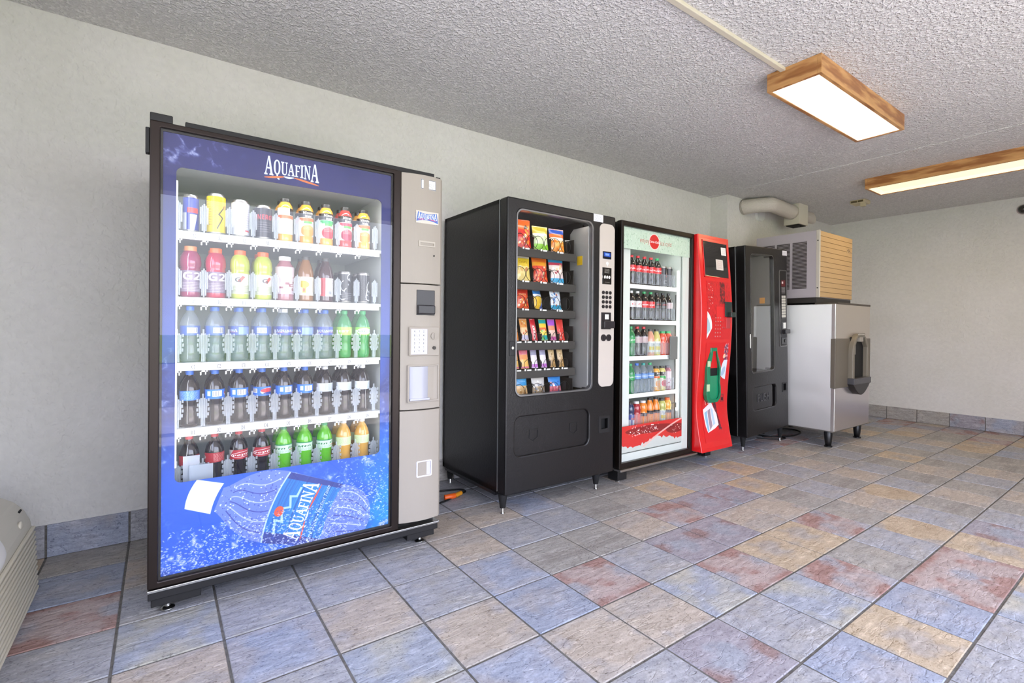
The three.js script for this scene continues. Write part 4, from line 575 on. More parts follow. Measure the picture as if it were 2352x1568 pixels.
const blobs = (g, n, cs, x0, x1, y0, y1, r0, r1) => { for (let i = 0; i < n; i++) { g.fillStyle = cs[Math.floor(rnd() * cs.length)]; g.beginPath(); g.ellipse(rr(x0, x1), rr(y0, y1), rr(r0, r1), rr(r0, r1), rr(0, 3), 0, 7); g.fill(); } };
const BAGS = {
  hot: bagTex((g, w, h) => { bands(['#e8641c', 0.36], ['#d8261c', 0.64])(g, w, h); blobs(g, 26, ['#f28a2c', '#b81414', '#f4dcc8'], 20, 108, 66, 140, 4, 12); blobs(g, 6, ['#2c2018', '#f6b060'], 60, 110, 20, 50, 5, 10); }),
  lime: bagTex((g, w, h) => { bands(['#c8b83e', 0.3], ['#eef0dc', 0.12], ['#d5e6b8', 0.33], ['#8ccf2c', 0.25])(g, w, h); blobs(g, 10, ['#e2eecb', '#b5d67a'], 20, 108, 60, 120, 6, 14); }),
  cheese: bagTex((g, w, h) => { bands(['#2f56b8', 0.22], ['#e86a28', 0.16], ['#f0e6d6', 0.14], ['#f19a2c', 0.48])(g, w, h); blobs(g, 14, ['#f6c068', '#e67e1c', '#f8e2bc'], 16, 112, 84, 150, 6, 14); }),
  chips: bagTex((g, w, h) => { bands(['#f0ead8', 0.1], ['#eccb2e', 0.34], ['#f0d878', 0.56])(g, w, h); blobs(g, 8, ['#e2b648', '#f6e6a8', '#c98a4a'], 20, 100, 80, 140, 8, 18); txt(g, 'CHIPS', 64, 44, 'bold 24px sans-serif', '#b8892a'); }),
  nacho: bagTex((g, w, h) => { bands(['#e8701c', 0.2], ['#f0a42c', 0.16], ['#e0401c', 0.64])(g, w, h); blobs(g, 18, ['#f4d0a0', '#b82414', '#f08030'], 18, 110, 60, 146, 4, 13); }),
  ranch: bagTex((g, w, h) => { bands(['#2ea4da', 0.14], ['#c8485c', 0.12], ['#f2e2d8', 0.42], ['#f6dede', 0.12], ['#3aaee0', 0.2])(g, w, h); blobs(g, 8, ['#ecc890', '#f8f0ea', '#b8424c'], 24, 104, 44, 96, 5, 12); }),
  redsq: bagTex((g, w, h) => { bands(['#d6301c', 0.3], ['#e2521c', 0.7])(g, w, h); blobs(g, 16, ['#f4b050', '#f0d8c0', '#c02414'], 12, 116, 60, 140, 5, 13); txt(g, 'SNACK', 64, 44, 'bold 22px sans-serif', '#f6c890'); }),
  blueY: bagTex((g, w, h) => { bands(['#2f7cc4', 0.22], ['#eef0f2', 0.14], ['#e8bc2c', 0.64])(g, w, h); g.fillStyle = '#3a58b0'; g.beginPath(); g.moveTo(w, 40); g.lineTo(w, h); g.lineTo(70, h); g.fill(); blobs(g, 6, ['#dfe6f2', '#f2d870'], 60, 116, 70, 140, 4, 10); }),
  blueW: bagTex((g, w, h) => { bands(['#2f86c8', 0.16], ['#e3e9ee', 0.64], ['#2c9cc4', 0.2])(g, w, h); blobs(g, 20, ['#3c74b4', '#f4f6f8', '#8fb4d8', '#b85a3c'], 14, 114, 30, 130, 4, 12); }),
  tan: bagTex((g, w, h) => { bands(['#2f96d4', 0.55], ['#e2b880', 0.45])(g, w, h); blobs(g, 8, ['#f2ddb8', '#c8924c'], 20, 108, 100, 150, 6, 14); lines(g, 30, 24, 70, 5, '#cfe8f6', 9); }),
  grey: bagTex((g, w, h) => { bands(['#dad6d0', 0.55], ['#b09a7c', 0.45])(g, w, h); blobs(g, 14, ['#f0eeea', '#8a8f9c', '#c8a878'], 14, 114, 40, 130, 5, 12); }),
  bluePink: bagTex((g, w, h) => { bands(['#2c5cc0', 0.14], ['#3c8cd8', 0.46], ['#e0707c', 0.4])(g, w, h); blobs(g, 10, ['#e8eef6', '#f09aa0', '#2c50a8'], 14, 114, 50, 140, 4, 12); }),
  c1: bagTex((g, w, h) => { bands(['#3446a4', 0.2], ['#e08a3c', 0.8])(g, w, h); blobs(g, 10, ['#b8342c', '#f2c890'], 30, 100, 50, 150, 6, 13); }),
  c2: bagTex((g, w, h) => { bands(['#e8a050', 0.4], ['#f2cf9c', 0.35], ['#c9c2da', 0.25])(g, w, h); blobs(g, 8, ['#d8622c', '#f6e6cc'], 24, 104, 20, 110, 5, 12); }),
  c3: bagTex((g, w, h) => { bands(['#d62c38', 0.25], ['#d8464c', 0.75])(g, w, h); g.fillStyle = '#f4eee8'; g.fillRect(26, 50, 44, 100); g.fillStyle = '#b02430'; for (let i = 0; i < 4; i++) g.fillRect(36, 60 + i * 22, 22, 10); }),
  c4: bagTex((g, w, h) => { bands(['#27a9a4', 0.2], ['#f0cf3c', 0.2], ['#e2622c', 0.14], ['#f0dc5c', 0.22], ['#23a7a0', 0.24])(g, w, h); blobs(g, 8, ['#6cc04a', '#f4f0d0'], 20, 108, 80, 150, 6, 13); }),
  c5: bagTex((g, w, h) => { bands(['#b860d8', 0.3], ['#e0926c', 0.22], ['#e6c4b4', 0.3], ['#c85a9c', 0.18])(g, w, h); }),
  c6: bagTex((g, w, h) => { g.fillStyle = '#d83a30'; g.fillRect(0, 0, w, h); blobs(g, 12, ['#f4b8a8', '#f2f0ea', '#b42420'], 24, 104, 50, 150, 3, 9); }),
  d1: bagTex((g, w, h) => { bands(['#e87084', 0.3], ['#f0a060', 0.25], ['#f2c468', 0.35], ['#d86a9c', 0.1])(g, w, h); lines(g, 30, 20, 70, 4, '#f8dcd8', 9); }),
  d2: bagTex((g, w, h) => { bands(['#b48cd0', 0.22], ['#a2a0b8', 0.2], ['#e9e2e6', 0.4], ['#c070c8', 0.18])(g, w, h); lines(g, 30, 14, 70, 3, '#f4ecf6', 9); }),
  d3: bagTex((g, w, h) => { bands(['#c88a3c', 0.16], ['#c8ac7c', 0.5], ['#a8844c', 0.34])(g, w, h); blobs(g, 8, ['#e8d8b4', '#8a6430'], 30, 100, 30, 150, 4, 9); }),
};
{
  const GB = 'snack bags on the spiral trays of the black machine', seal = (m) => m;
  function bag(key, x, y, w, h, dp, tilt, turn, text, cat, name, zz = -0.494) {
    const o = thing(name, text, cat, [x, y + 0.0062, zz], GB), q = new THREE.Mesh(cached([w, h, dp].join('b'), () => bagGeo(w, h, dp, Math.round(w * 1e4))), BAGS[key]);
    q.name = 'wrapper'; q.castShadow = q.receiveShadow = true; o.add(q);
    const e = new THREE.Mesh(cached('e' + w, () => box(-w * 0.49, w * 0.49, -0.0, 0.006, -0.0012, 0.0012)), BAGS[key]); e.name = 'crimped_end'; e.position.y = h - 0.003; o.add(e);
    const e2 = e.clone(); e2.position.y = 0; o.add(e2);
    o.rotation.set(tilt, turn, 0, 'YXZ'); return o;
  }
  const row = ['top', 'second', 'third', 'fourth', 'fifth', 'bottom'];
  [['hot', 'orange and red bag of hot crisps'], ['lime', 'pale green bag with lime base'], ['cheese', 'blue-topped orange bag of crisps']].forEach(([k, t], i) => bag(k, bagX[i], TRAY[0], 0.118, i ? 0.152 : 0.178, 0.042, -0.12, -0.1, `${t}, ${row[0]} tray of snack machine`, 'snack bag', 'snack_bag'));
  [['chips', 'yellow bag of potato chips'], ['nacho', 'orange-red bag of tortilla chips'], ['ranch', 'white bag with sky-blue bands']].forEach(([k, t], i) => bag(k, bagX[i], TRAY[1], 0.115, 0.158, 0.042, -0.15, -0.1, `${t}, ${row[1]} tray of snack machine`, 'snack bag', 'snack_bag'));
  [['redsq', 'squat red snack bag', 0, 0], ['blueY', 'blue and yellow bag leaning aside', 0.35, -0.012], ['blueW', 'blue and white bag leaning aside', 0.15, 0]].forEach(([k, t, a, dx], i) => bag(k, bagX[i] + dx, TRAY[2], i === 1 ? 0.095 : 0.105, i === 2 ? 0.145 : 0.122, 0.036, -0.18, a, `${t}, ${row[2]} tray of snack machine`, 'snack bag', 'snack_bag'));
  [['c1', 'orange sweet packet with blue top'], ['c2', 'peach and lilac sweet packet'], ['c3', 'red and white striped sweet packet'], ['c4', 'teal and yellow rainbow sweet packet'], ['c5', 'purple-topped pink sweet packet'], ['c6', 'plain red sweet packet']].forEach(([k, t], i) => bag(k, candyX[i], TRAY[3], 0.060, 0.138, 0.020, -0.22, i === 2 ? 0.3 : 0, `${t}, ${row[3]} tray of snack machine`, 'sweet packet', 'sweet_packet'));
  [['d1', 'pink and yellow pastry packet at tray end'], ['d1', 'pink and yellow pastry packet, second along'], ['d2', 'lilac and white bar beside the pink packets'], ['d2', 'lilac and white bar beside the tan bars'], ['d3', 'tan bar beside the lilac bars'], ['d3', 'tan bar beside the metal panel']].forEach(([k, t], i) => bag(k, candyX[i], TRAY[4], i < 2 ? 0.068 : 0.052, i < 2 ? 0.125 : 0.142, 0.018, -0.22, 0, `${t}, ${row[4]} tray of snack machine`, 'sweet packet', 'sweet_packet'));
  [['tan', 'blue and tan biscuit bag'], ['grey', 'white and brown biscuit bag'], ['bluePink', 'blue bag with pink corner']].forEach(([k, t], i) => bag(k, bagX[i] - 0.004, TRAY[5], 0.108, i ? 0.125 : 0.15, 0.040, -0.15, 0, `${t}, ${row[5]} tray of snack machine`, 'snack bag', 'snack_bag'));
}

// ---------------------------------------------------------------- glass-front cola machine with red control panel
const cola = thing('cola_vending_machine', 'glass-front cola vending machine with curved red control panel', 'vending machine', [2.41, 0, -0.75]);
const CZ = -0.37, CS = [1.412, 1.150, 0.886, 0.612, 0.362], CX = [2.012, 2.082, 2.156, 2.232, 2.304, 2.376, 2.446];
{
  const z = CZ, lb = std({ color: 0xdfe6e0, roughness: 0.4 });
  part('cabinet', [box(1.778, 1.80, 0.113, 1.838, -1.10, z - 0.045), box(2.62, 3.035, 0.113, 1.838, -1.10, z - 0.02), box(1.80, 2.62, 1.815, 1.838, -1.1, z - 0.045), box(1.80, 2.62, 0.113, 0.14, -1.1, z - 0.045), box(1.80, 2.62, 0.113, 1.838, -1.10, -1.07)].map((b) => uvm(b)), M.black, cola);
  part('liner', [box(1.80, 1.935, 0.14, 1.815, -1.07, z - 0.06), box(2.502, 2.62, 0.14, 1.815, -1.07, z - 0.05), box(1.93, 2.51, 0.14, 1.815, -1.07, -0.95), box(1.93, 2.51, 1.74, 1.815, -0.95, z - 0.06), box(1.93, 2.51, 0.14, 0.30, -0.95, z - 0.06)], lb, cola);
  const fr = rrShape(1.775, 2.612, 0.113, 1.843, 0.006); fr.holes.push(rrShape(1.802, 2.584, 0.152, 1.806, 0.003, true));
  part('door_frame', ext(fr, z - 0.045, z, 0.005), std({ color: 0x19130f, roughness: 0.3, metalness: 0.3 }), cola);
  const wf = rrShape(1.798, 2.588, 0.148, 1.81, 0.003); wf.holes.push(rrShape(1.815, 2.508, 0.205, 1.80, 0.006, true));
  part('door_inner_frame', ext(wf, z - 0.040, z - 0.028, 0.001), std({ color: 0xd5ddd6, roughness: 0.5 }), cola);
  part('glass_pane', new THREE.PlaneGeometry(0.786, 1.658).translate(2.193, 0.979, z - 0.012), M.glass, cola);
  const hd = ctex(1024, 200, (g, w, h) => { g.fillStyle = '#c3d8c6'; g.fillRect(0, 0, w, h); for (let i = 0; i < 500; i++) { g.fillStyle = ['rgba(150,190,160,0.5)', 'rgba(220,236,224,0.6)', 'rgba(96,140,112,0.55)'][i % 3]; g.beginPath(); g.ellipse(rr(0, w), rr(0, h), rr(1, 5), rr(2, i % 3 === 2 ? 9 : 14), rr(-0.3, 0.3), 0, 7); g.fill(); } g.textAlign = 'center'; g.textBaseline = 'middle'; g.fillStyle = '#f0d8d0'; g.beginPath(); g.arc(458, 98, 78, 0, 7); g.fill(); g.fillStyle = '#d0201e'; g.beginPath(); g.arc(458, 98, 70, 0, 7); g.fill(); txt(g, 'Coca-Cola', 458, 98, 'italic bold 32px serif', '#fff'); txt(g, 'enjoy', 316, 100, '56px sans-serif', '#b0493c'); txt(g, 'ice cold', 634, 102, '52px sans-serif', '#b0493c'); });
  part('header_print', isolate(1.802, 2.588, 1.656, 1.806)(box(1.802, 2.588, 1.656, 1.806, z - 0.026, z - 0.0225)), printed(hd), cola);
  const rd = ctex(512, 256, (g, w, h) => { g.fillStyle = '#c9cfc8'; g.fillRect(0, 0, w, h); g.beginPath(); g.moveTo(0, 0); g.lineTo(w, 0); g.lineTo(w, h * 0.62); for (let i = 40; i >= 0; i--) g.lineTo(w * i / 40, h * (0.72 + 0.1 * Math.sin(i * 0.2)) + rr(-16, 16)); g.closePath(); g.fillStyle = '#d22a26'; g.fill(); g.save(); g.clip(); g.fillStyle = 'rgba(110,16,22,0.7)'; g.beginPath(); g.ellipse(w * 0.46, h * 0.25, w * 0.4, h * 0.16, 0.02, 0, 7); g.fill(); g.fillStyle = 'rgba(110,16,22,0.7)'; g.beginPath(); g.ellipse(w * 0.88, h * 0.38, w * 0.16, h * 0.2, 0, 0, 7); g.fill(); g.restore(); g.strokeStyle = 'rgba(238,186,176,0.95)'; g.lineWidth = 16; g.beginPath(); g.moveTo(w, 4); g.quadraticCurveTo(w * 0.7, h * 0.3, w * 0.34, h * 0.9); g.stroke(); blobs(g, 70, ['#f4e6e2', '#e8a8a0'], 60, 300, 10, 110, 1.5, 6); blobs(g, 20, ['#f4e6e2', '#e8b0a8'], 420, 505, 60, 150, 1.5, 5); });
  part('red_print', isolate(1.818, 2.505, 0.215, 0.400)(box(1.818, 2.505, 0.215, 0.400, z - 0.026, z - 0.0225)), printed(rd), cola);
  part('door_grip', box(2.385, 2.478, 0.855, 1.035, z - 0.058, z - 0.044, 0.006), std({ color: 0x6f7370, roughness: 0.6 }), cola, 'grey vertical grip plate');
  part('delivery_arm', [box(2.490, 2.500, 0.36, 1.36, -0.455, -0.445, 0.002), box(2.40, 2.46, 0.515, 0.520, -0.415, -0.411), box(2.455, 2.46, 0.48, 0.52, -0.415, -0.411)], std({ color: 0x7c807c, roughness: 0.4, metalness: 0.6 }), cola);
  for (const y of CS) { part('shelf', box(1.937, 2.500, y - 0.014, y - 0.001, -0.94, -0.446), M.shelfWhite, cola); part('shelf_lip', box(1.94, 2.488, y - 0.028, y + 0.004, -0.448, -0.440, 0.003), M.shelfWhite, cola); for (const x of CX) part('front_guard', [box(x - 0.029, x + 0.029, y + 0.012, y + 0.014, -0.448, -0.446), ...[-0.028, -0.014, 0, 0.014, 0.028].map((d) => { const q = new THREE.CylinderGeometry(0.0026, 0.0026, 0.085, 6, 1, true, -1.6, 3.2); return q.translate(x + d, y + 0.056, -0.449); })], M.clear, cola); }
  part('base_strip', [box(1.772, 2.66, 0.098, 0.113, -0.42, -0.352, 0.003), box(1.80, 3.02, 0.092, 0.113, -1.08, -0.43)], M.alu, cola, 'pale metal strip along the base');
  part('foot_block', box(1.822, 1.915, 0.012, 0.10, -0.52, -0.425, 0.003), M.blackPlain, cola); part('foot_block', box(2.955, 3.03, 0.012, 0.11, -0.56, -0.475, 0.003), M.blackPlain, cola);
  for (const [x, zz] of [[1.85, -0.45], [2.99, -0.50], [1.87, -1.0], [2.99, -1.0]]) part('levelling_foot', cyl(x, 0.0065, zz, 0.02, 0.013, 16), M.chrome, cola);
  part('foot_block', [box(1.822, 1.915, 0.012, 0.10, -1.06, -0.95), box(2.955, 3.03, 0.012, 0.11, -1.06, -0.95)], M.blackPlain, cola);
  part('steel_plate', box(1.735, 1.83, 0.074, 0.078, -0.58, -0.48), M.galv, cola);
  part('light_tube', cyl(2.22, 1.722, z - 0.065, 0.008, 0.52, 12, 'x'), M.tubeGlow, cola); lamp(2.22, 1.711, z - 0.068, 2.22, 0.8, -0.56, 0.52, 0.016, 0xf6fff8, 14);
  part('light_tube', cyl(2.494, 1.0, z - 0.066, 0.006, 1.1, 12), M.tubeGlow, cola); lamp(2.486, 1.0, z - 0.067, 2.1, 1.0, -0.56, 0.012, 1.1, 0xf6fff8, 9);
  // the curved control panel: a section bulging in the middle and flaring at the foot, run across x
  const PZF = (y) => { const k = [[0.125, -0.285], [0.25, -0.312], [0.42, -0.336], [0.58, -0.334], [0.80, -0.318], [1.05, -0.303], [1.28, -0.302], [1.55, -0.320], [1.84, -0.345]]; for (let i = 1; i < k.length; i++) if (y <= k[i][0]) { const p0 = k[Math.max(0, i - 2)], p1 = k[i - 1], p2 = k[i], p3 = k[Math.min(k.length - 1, i + 1)], t = (y - p1[0]) / (p2[0] - p1[0]); return 0.5 * (2 * p1[1] + (p2[1] - p0[1]) * t + (2 * p0[1] - 5 * p1[1] + 4 * p2[1] - p3[1]) * t * t + (3 * p1[1] - p0[1] - 3 * p2[1] + p3[1]) * t * t * t); } return -0.345; };
  const red = std({ color: 0xd81418, roughness: 0.28, clearcoat: 0.6, clearcoatRoughness: 0.15 });
  const ps = new THREE.Shape(); ps.moveTo(0.40, 0.125); for (let i = 0; i <= 60; i++) { const y = 0.125 + 1.719 * i / 60; ps.lineTo(-PZF(y), y); } ps.lineTo(0.40, 1.844); ps.closePath();
  const pg = new THREE.ExtrudeGeometry(ps, { depth: 0.414, bevelEnabled: true, bevelThickness: 0.010, bevelSize: 0.006, bevelOffset: -0.006, bevelSegments: 3 }).rotateY(Math.PI / 2).translate(2.626, 0, 0);
  part('control_panel', pg, red, cola, 'glossy red panel bulging forward in an S-curve');
  const skin = (xa, xb, ya, yb, off, th) => { const nx = 2, ny = 24, pos = [], uv = [], idx = []; for (let s = 0; s < 2; s++) for (let j = 0; j <= ny; j++) for (let i = 0; i <= nx; i++) { const x = xa + (xb - xa) * i / nx, y = ya + (yb - ya) * j / ny; pos.push(x, y, PZF(y) + (s ? off - th : off)); uv.push(i / nx, j / ny); } const R = nx + 1, N = R * (ny + 1); for (let j = 0; j < ny; j++) for (let i = 0; i < nx; i++) { const a = j * R + i; idx.push(a, a + 1, a + R, a + 1, a + R + 1, a + R); } const e = (a, b) => idx.push(a, a + N, b, b, a + N, b + N); for (let j = 0; j < ny; j++) { e(j * R, (j + 1) * R); e((j + 1) * R + nx, j * R + nx); } for (let i = 0; i < nx; i++) { e(i + 1, i); e(ny * R + i, ny * R + i + 1); } const g = new THREE.BufferGeometry(); g.setAttribute('position', new THREE.Float32BufferAttribute(pos, 3)); g.setAttribute('uv', new THREE.Float32BufferAttribute(uv, 2)); g.setIndex(idx); const q = g.toNonIndexed(); q.computeVertexNormals(); g.computeVertexNormals(); return g; };
  const wz = (y) => PZF(y);
  part('display_window', skin(2.676, 3.012, 1.512, 1.798, 0.0015, 0.004), std({ color: 0x1c1a19, roughness: 0.06, clearcoat: 1, clearcoatRoughness: 0.02 }), cola, 'dark glossy window at the top');
  const ring = [skin(2.668, 2.680, 1.505, 1.804, 0.003, 0.006), skin(3.008, 3.020, 1.505, 1.804, 0.003, 0.006), skin(2.668, 3.020, 1.505, 1.514, 0.003, 0.006), skin(2.668, 3.020, 1.795, 1.804, 0.003, 0.006)];
  part('window_surround', ring, red, cola);
  part('price_sticker', skin(2.925, 2.995, 1.70, 1.765, 0.003, 0.002), printed(ctex(64, 64, (g, w, h) => { g.fillStyle = '#efeae8'; g.fillRect(0, 0, w, h); lines(g, 8, 10, 48, 6, '#a8a0a4', 8); })), cola, 'small white notice sticker');
  part('menu_sticker', skin(2.84, 2.94, 1.575, 1.66, 0.003, 0.002), printed(ctex(96, 96, (g, w, h) => { g.fillStyle = '#d9d2cb'; g.fillRect(0, 0, w, h); lines(g, 10, 10, 76, 9, '#9a6a64', 9); })), cola, 'pale menu sticker');
  const up = ctex(256, 384, (g, w, h) => { g.fillStyle = '#cc2026'; g.fillRect(0, 0, w, h); for (let i = 0; i < 700; i++) { g.fillStyle = ['rgba(150,22,28,0.5)', 'rgba(96,24,26,0.4)', 'rgba(222,60,56,0.5)'][i % 3]; g.fillRect(rr(0, w), rr(0, h * 0.7), rr(1, 4), rr(4, 22)); } for (let i = 0; i < 120; i++) { g.fillStyle = 'rgba(70,34,34,0.4)'; g.beginPath(); g.ellipse(170 + rr(-26, 26), 70 + rr(-60, 70), rr(2, 8), rr(4, 14), 0, 0, 7); g.fill(); } for (let i = 0; i < 16; i++) { g.fillStyle = '#f2c8c0'; g.fillRect(rr(10, 60), rr(10, 180), rr(3, 9), rr(2, 7)); } g.fillStyle = '#f0e6e4'; g.beginPath(); g.moveTo(0, 200); g.quadraticCurveTo(56, 240, 52, 310); g.lineTo(0, 380); g.fill(); g.fillStyle = '#a8c2cc'; g.beginPath(); g.moveTo(0, 240); g.quadraticCurveTo(34, 270, 36, 320); g.lineTo(0, 350); g.fill(); g.fillStyle = '#dc2a2c'; g.fillRect(104, 166, 72, 96); });
  part('selection_print', skin(2.690, 3.016, 1.010, 1.478, 0.0015, 0.002), printed(up, { roughness: 0.35 }), cola, 'red selection panel print with pale patches');
  const lo = ctex(256, 640, (g, w, h) => { g.fillStyle = '#d31d22'; g.fillRect(0, 0, w, h); for (let i = 0; i < 300; i++) { g.fillStyle = i % 2 ? 'rgba(190,70,84,0.35)' : 'rgba(226,60,56,0.4)'; g.fillRect(rr(110, w), rr(200, h * 0.92), rr(2, 5), rr(2, 14)); } for (let i = 0; i < 320; i++) { const t = rnd(); g.fillStyle = ['rgba(70,34,52,0.7)', 'rgba(120,40,50,0.6)'][i % 2]; g.beginPath(); g.ellipse(112 + t * 66 + rr(-12, 12), 330 + t * 240, rr(1.5, 6), rr(3, 10), 0.2, 0, 7); g.fill(); } for (let i = 0; i < 90; i++) { g.fillStyle = i % 3 ? 'rgba(96,56,86,0.8)' : 'rgba(220,190,200,0.7)'; g.beginPath(); g.ellipse(218 + rr(-14, 26), 70 + rr(-60, 60), rr(2, 7), rr(3, 10), 0.3, 0, 7); g.fill(); }
    g.fillStyle = '#d8e0ea'; g.beginPath(); g.moveTo(206, 116); g.lineTo(246, 116); g.lineTo(234, 246); g.quadraticCurveTo(190, 236, 172, 206); g.quadraticCurveTo(180, 150, 206, 116); g.fill(); g.fillStyle = '#a4bcd2'; g.beginPath(); g.ellipse(206, 190, 18, 34, 0.5, 0, 7); g.fill(); g.fillStyle = '#e8c8a8'; g.beginPath(); g.ellipse(206, 90, 12, 16, 0.5, 0, 7); g.fill();
    g.fillStyle = '#f2e6e8'; g.beginPath(); g.moveTo(8, 430); g.lineTo(92, 386); g.lineTo(152, 470); g.lineTo(164, 540); g.lineTo(120, 560); g.lineTo(40, 580); g.lineTo(24, 540); g.fill(); g.fillStyle = '#8cb8d2'; g.beginPath(); g.moveTo(22, 452); g.lineTo(50, 440); g.lineTo(58, 570); g.lineTo(40, 576); g.fill(); g.fillStyle = '#a08c9a'; g.beginPath(); g.moveTo(56, 440); g.lineTo(84, 430); g.lineTo(96, 540); g.lineTo(66, 566); g.fill(); g.fillStyle = '#b4ccee'; g.beginPath(); g.moveTo(90, 420); g.lineTo(112, 440); g.lineTo(130, 530); g.lineTo(104, 540); g.fill(); blobs(g, 26, ['#f6dcd8', '#f09a86', '#f6eeea'], 20, 110, 310, 400, 2, 6); });
  part('lower_print', skin(2.690, 3.016, 0.190, 0.985, 0.0015, 0.002), printed(lo, { roughness: 0.35 }), cola, 'red lower print with worn white patches');
  const kz = PZF(1.08) + 0.001, kd = std({ color: 0xb07a76, roughness: 0.4 });
  for (let r = 0; r < 6; r++) for (let c = 0; c < 3; c++) { const y = 1.185 - r * 0.030; part('key', box(2.800 + c * 0.033, 2.812 + c * 0.033, y - 0.005, y + 0.005, PZF(y) - 0.002, PZF(y) + 0.004, 0.002), kd, cola); }
  const bz = PZF(1.25); part('bill_acceptor', [box(2.932, 3.024, 1.195, 1.318, bz - 0.012, bz + 0.012, 0.004), box(2.962, 3.026, 1.192, 1.232, bz, bz + 0.045, 0.006)], std({ color: 0x24322f, roughness: 0.35 }), cola, 'dark green-black banknote reader');
  part('coin_plate', [box(2.958, 3.012, 1.10, 1.19, PZF(1.14) - 0.004, PZF(1.14) + 0.004, 0.003), box(2.90, 2.94, 1.100, 1.112, PZF(1.1) - 0.004, PZF(1.1) + 0.004, 0.002)], std({ color: 0xb23a40, roughness: 0.4 }), cola);
  // bottle-shaped pick-up opening in green
  const outl = (s, cx) => { const k = [[0.505, 0.052], [0.53, 0.086], [0.57, 0.100], [0.62, 0.098], [0.66, 0.088], [0.72, 0.092], [0.78, 0.096], [0.83, 0.080], [0.88, 0.056], [0.91, 0.044], [0.945, 0.043]]; const L = k.map(([y, w]) => [cx - w * s, y + (s < 1 ? (0.72 - y) * 0.1 : 0)]), R = k.map(([y, w]) => [cx + w * s, y + (s < 1 ? (0.72 - y) * 0.1 : 0)]).reverse(); return [...L, ...R].map(([x, y]) => new THREE.Vector2(x, y)); };
  const gz = -0.318, gs = new THREE.Shape(outl(1, 2.790)); gs.holes.push(new THREE.Path(outl(0.74, 2.796)));
  const grn = std({ color: 0x0c7a52, roughness: 0.25, clearcoat: 0.6 });
  part('pickup_frame', ext(gs, gz - 0.012, gz + 0.022, 0.006, 8), grn, cola, 'green bottle-shaped pick-up frame');
  part('pickup_cavity', ext(new THREE.Shape(outl(0.8, 2.795)), gz - 0.014, gz - 0.0, 0.001), M.rubber, cola);
  const fl = new THREE.Shape(outl(0.72, 2.797).filter((p) => p.y < 0.755)); part('pickup_flap', ext(fl, gz - 0.002, gz + 0.012, 0.004), std({ color: 0x0e8a5e, roughness: 0.22, clearcoat: 0.8 }), cola, 'green flap closing the lower half');
  part('pickup_label', box(2.700, 2.735, 0.795, 0.84, gz + 0.018, gz + 0.0235), std({ color: 0xb9d2a8, roughness: 0.5 }), cola); part('pickup_label', box(2.692, 2.728, 0.600, 0.655, gz + 0.018, gz + 0.0235), std({ color: 0xb9d2a8, roughness: 0.5 }), cola);
  const cr = rrShape(2.938, 2.985, 0.495, 0.560, 0.004); cr.holes.push(rrShape(2.950, 2.974, 0.507, 0.548, 0.002, true)); part('coin_return', [ext(cr, PZF(0.52) - 0.004, PZF(0.52) + 0.005, 0.001)], std({ color: 0x9a2c30, roughness: 0.4 }), cola); part('coin_return_cup', box(2.948, 2.976, 0.505, 0.55, PZF(0.52) - 0.004, PZF(0.52) + 0.002), M.rubber, cola);
  // drinks
  const G = 'drinks on the shelves of the cola machine', sh = ['top', 'second', 'third', 'fourth', 'bottom'], Z = -0.487;
  const put = (r, c, kind, m, cp, l, a, t) => bottle(kind, BM[m], CAP[cp], LB[l], a, [CX[c], CS[r] - 0.0005, Z], `${t}, ${ORD[c]} drink on ${sh[r]} shelf of cola machine`, 'bottle', G).scale.setScalar(kind === 'wide' ? 0.91 : 0.98);
  ['red', 'red', 'red', 'red', 'green'].forEach((cp, c) => put(0, c, 'coke', 'cola', cp, 'cokeRed', c * 0.15, `cola bottle with ${cp} cap`));
  [5, 6].forEach((c) => can(0.031, 0.165, LB.cokeBlack, 2.4 + c, [CX[c], CS[0] - 0.0005, Z], `tall black can, ${ORD[c]} drink on top shelf of cola machine`, G));
  [['white', 'cokeWhite', 'white-capped cola bottle'], ['white', 'cokeWhite', 'white-capped cola bottle'], ['green', 'cokeRed', 'green-capped cola bottle'], ['green', 'cokeRed', 'green-capped cola bottle'], ['black', 'cokeBlack', 'black-capped cola bottle'], ['black', 'cokeBlack', 'black-capped cola bottle'], ['black', 'dietPink', 'black-capped dark soda bottle']].forEach(([cp, l, t], c) => put(1, c, 'coke', 'cola', cp, l, 0.2, t));
  [['sprite', 'green', 'spriteLb', 'green soda bottle'], ['diet', 'red', 'dietPink', 'red-capped dark soda bottle'], ['diet', 'red', 'dietPink', 'red-capped dark soda bottle'], ['peach', 'dark', 'lemonLb', 'peach tea bottle'], ['lemonade', 'dark', 'lemonLb', 'pale yellow lemonade bottle'], ['coral', 'green', 'coralLb', 'coral red juice bottle'], ['coral', 'green', 'coralLb', 'coral red juice bottle']].forEach(([m, cp, l, t], c) => put(2, c, c === 3 || c === 4 ? 'glass' : c > 4 ? 'wide' : 'coke', m, cp, l, 0.1, t));
  [['sprite', 'green', 'spriteLb', 'green soda bottle'], ['water', 'blue', 'waterCl', 'clear water bottle with blue cap'], ['water', 'teal', 'waterCl', 'clear water bottle with teal cap'], ['water', 'green', 'waterCl', 'clear water bottle with green cap'], ['mango', 'dark', 'mmO', 'orange juice bottle'], ['lemonade', 'dark', 'mmG', 'pale juice bottle with green band'], ['rose', 'grey', 'rose', 'grey-capped pink bottle']].forEach(([m, cp, l, t], c) => put(3, c, c > 3 ? 'juice' : 'soda', m, cp, l, 0.1, t));
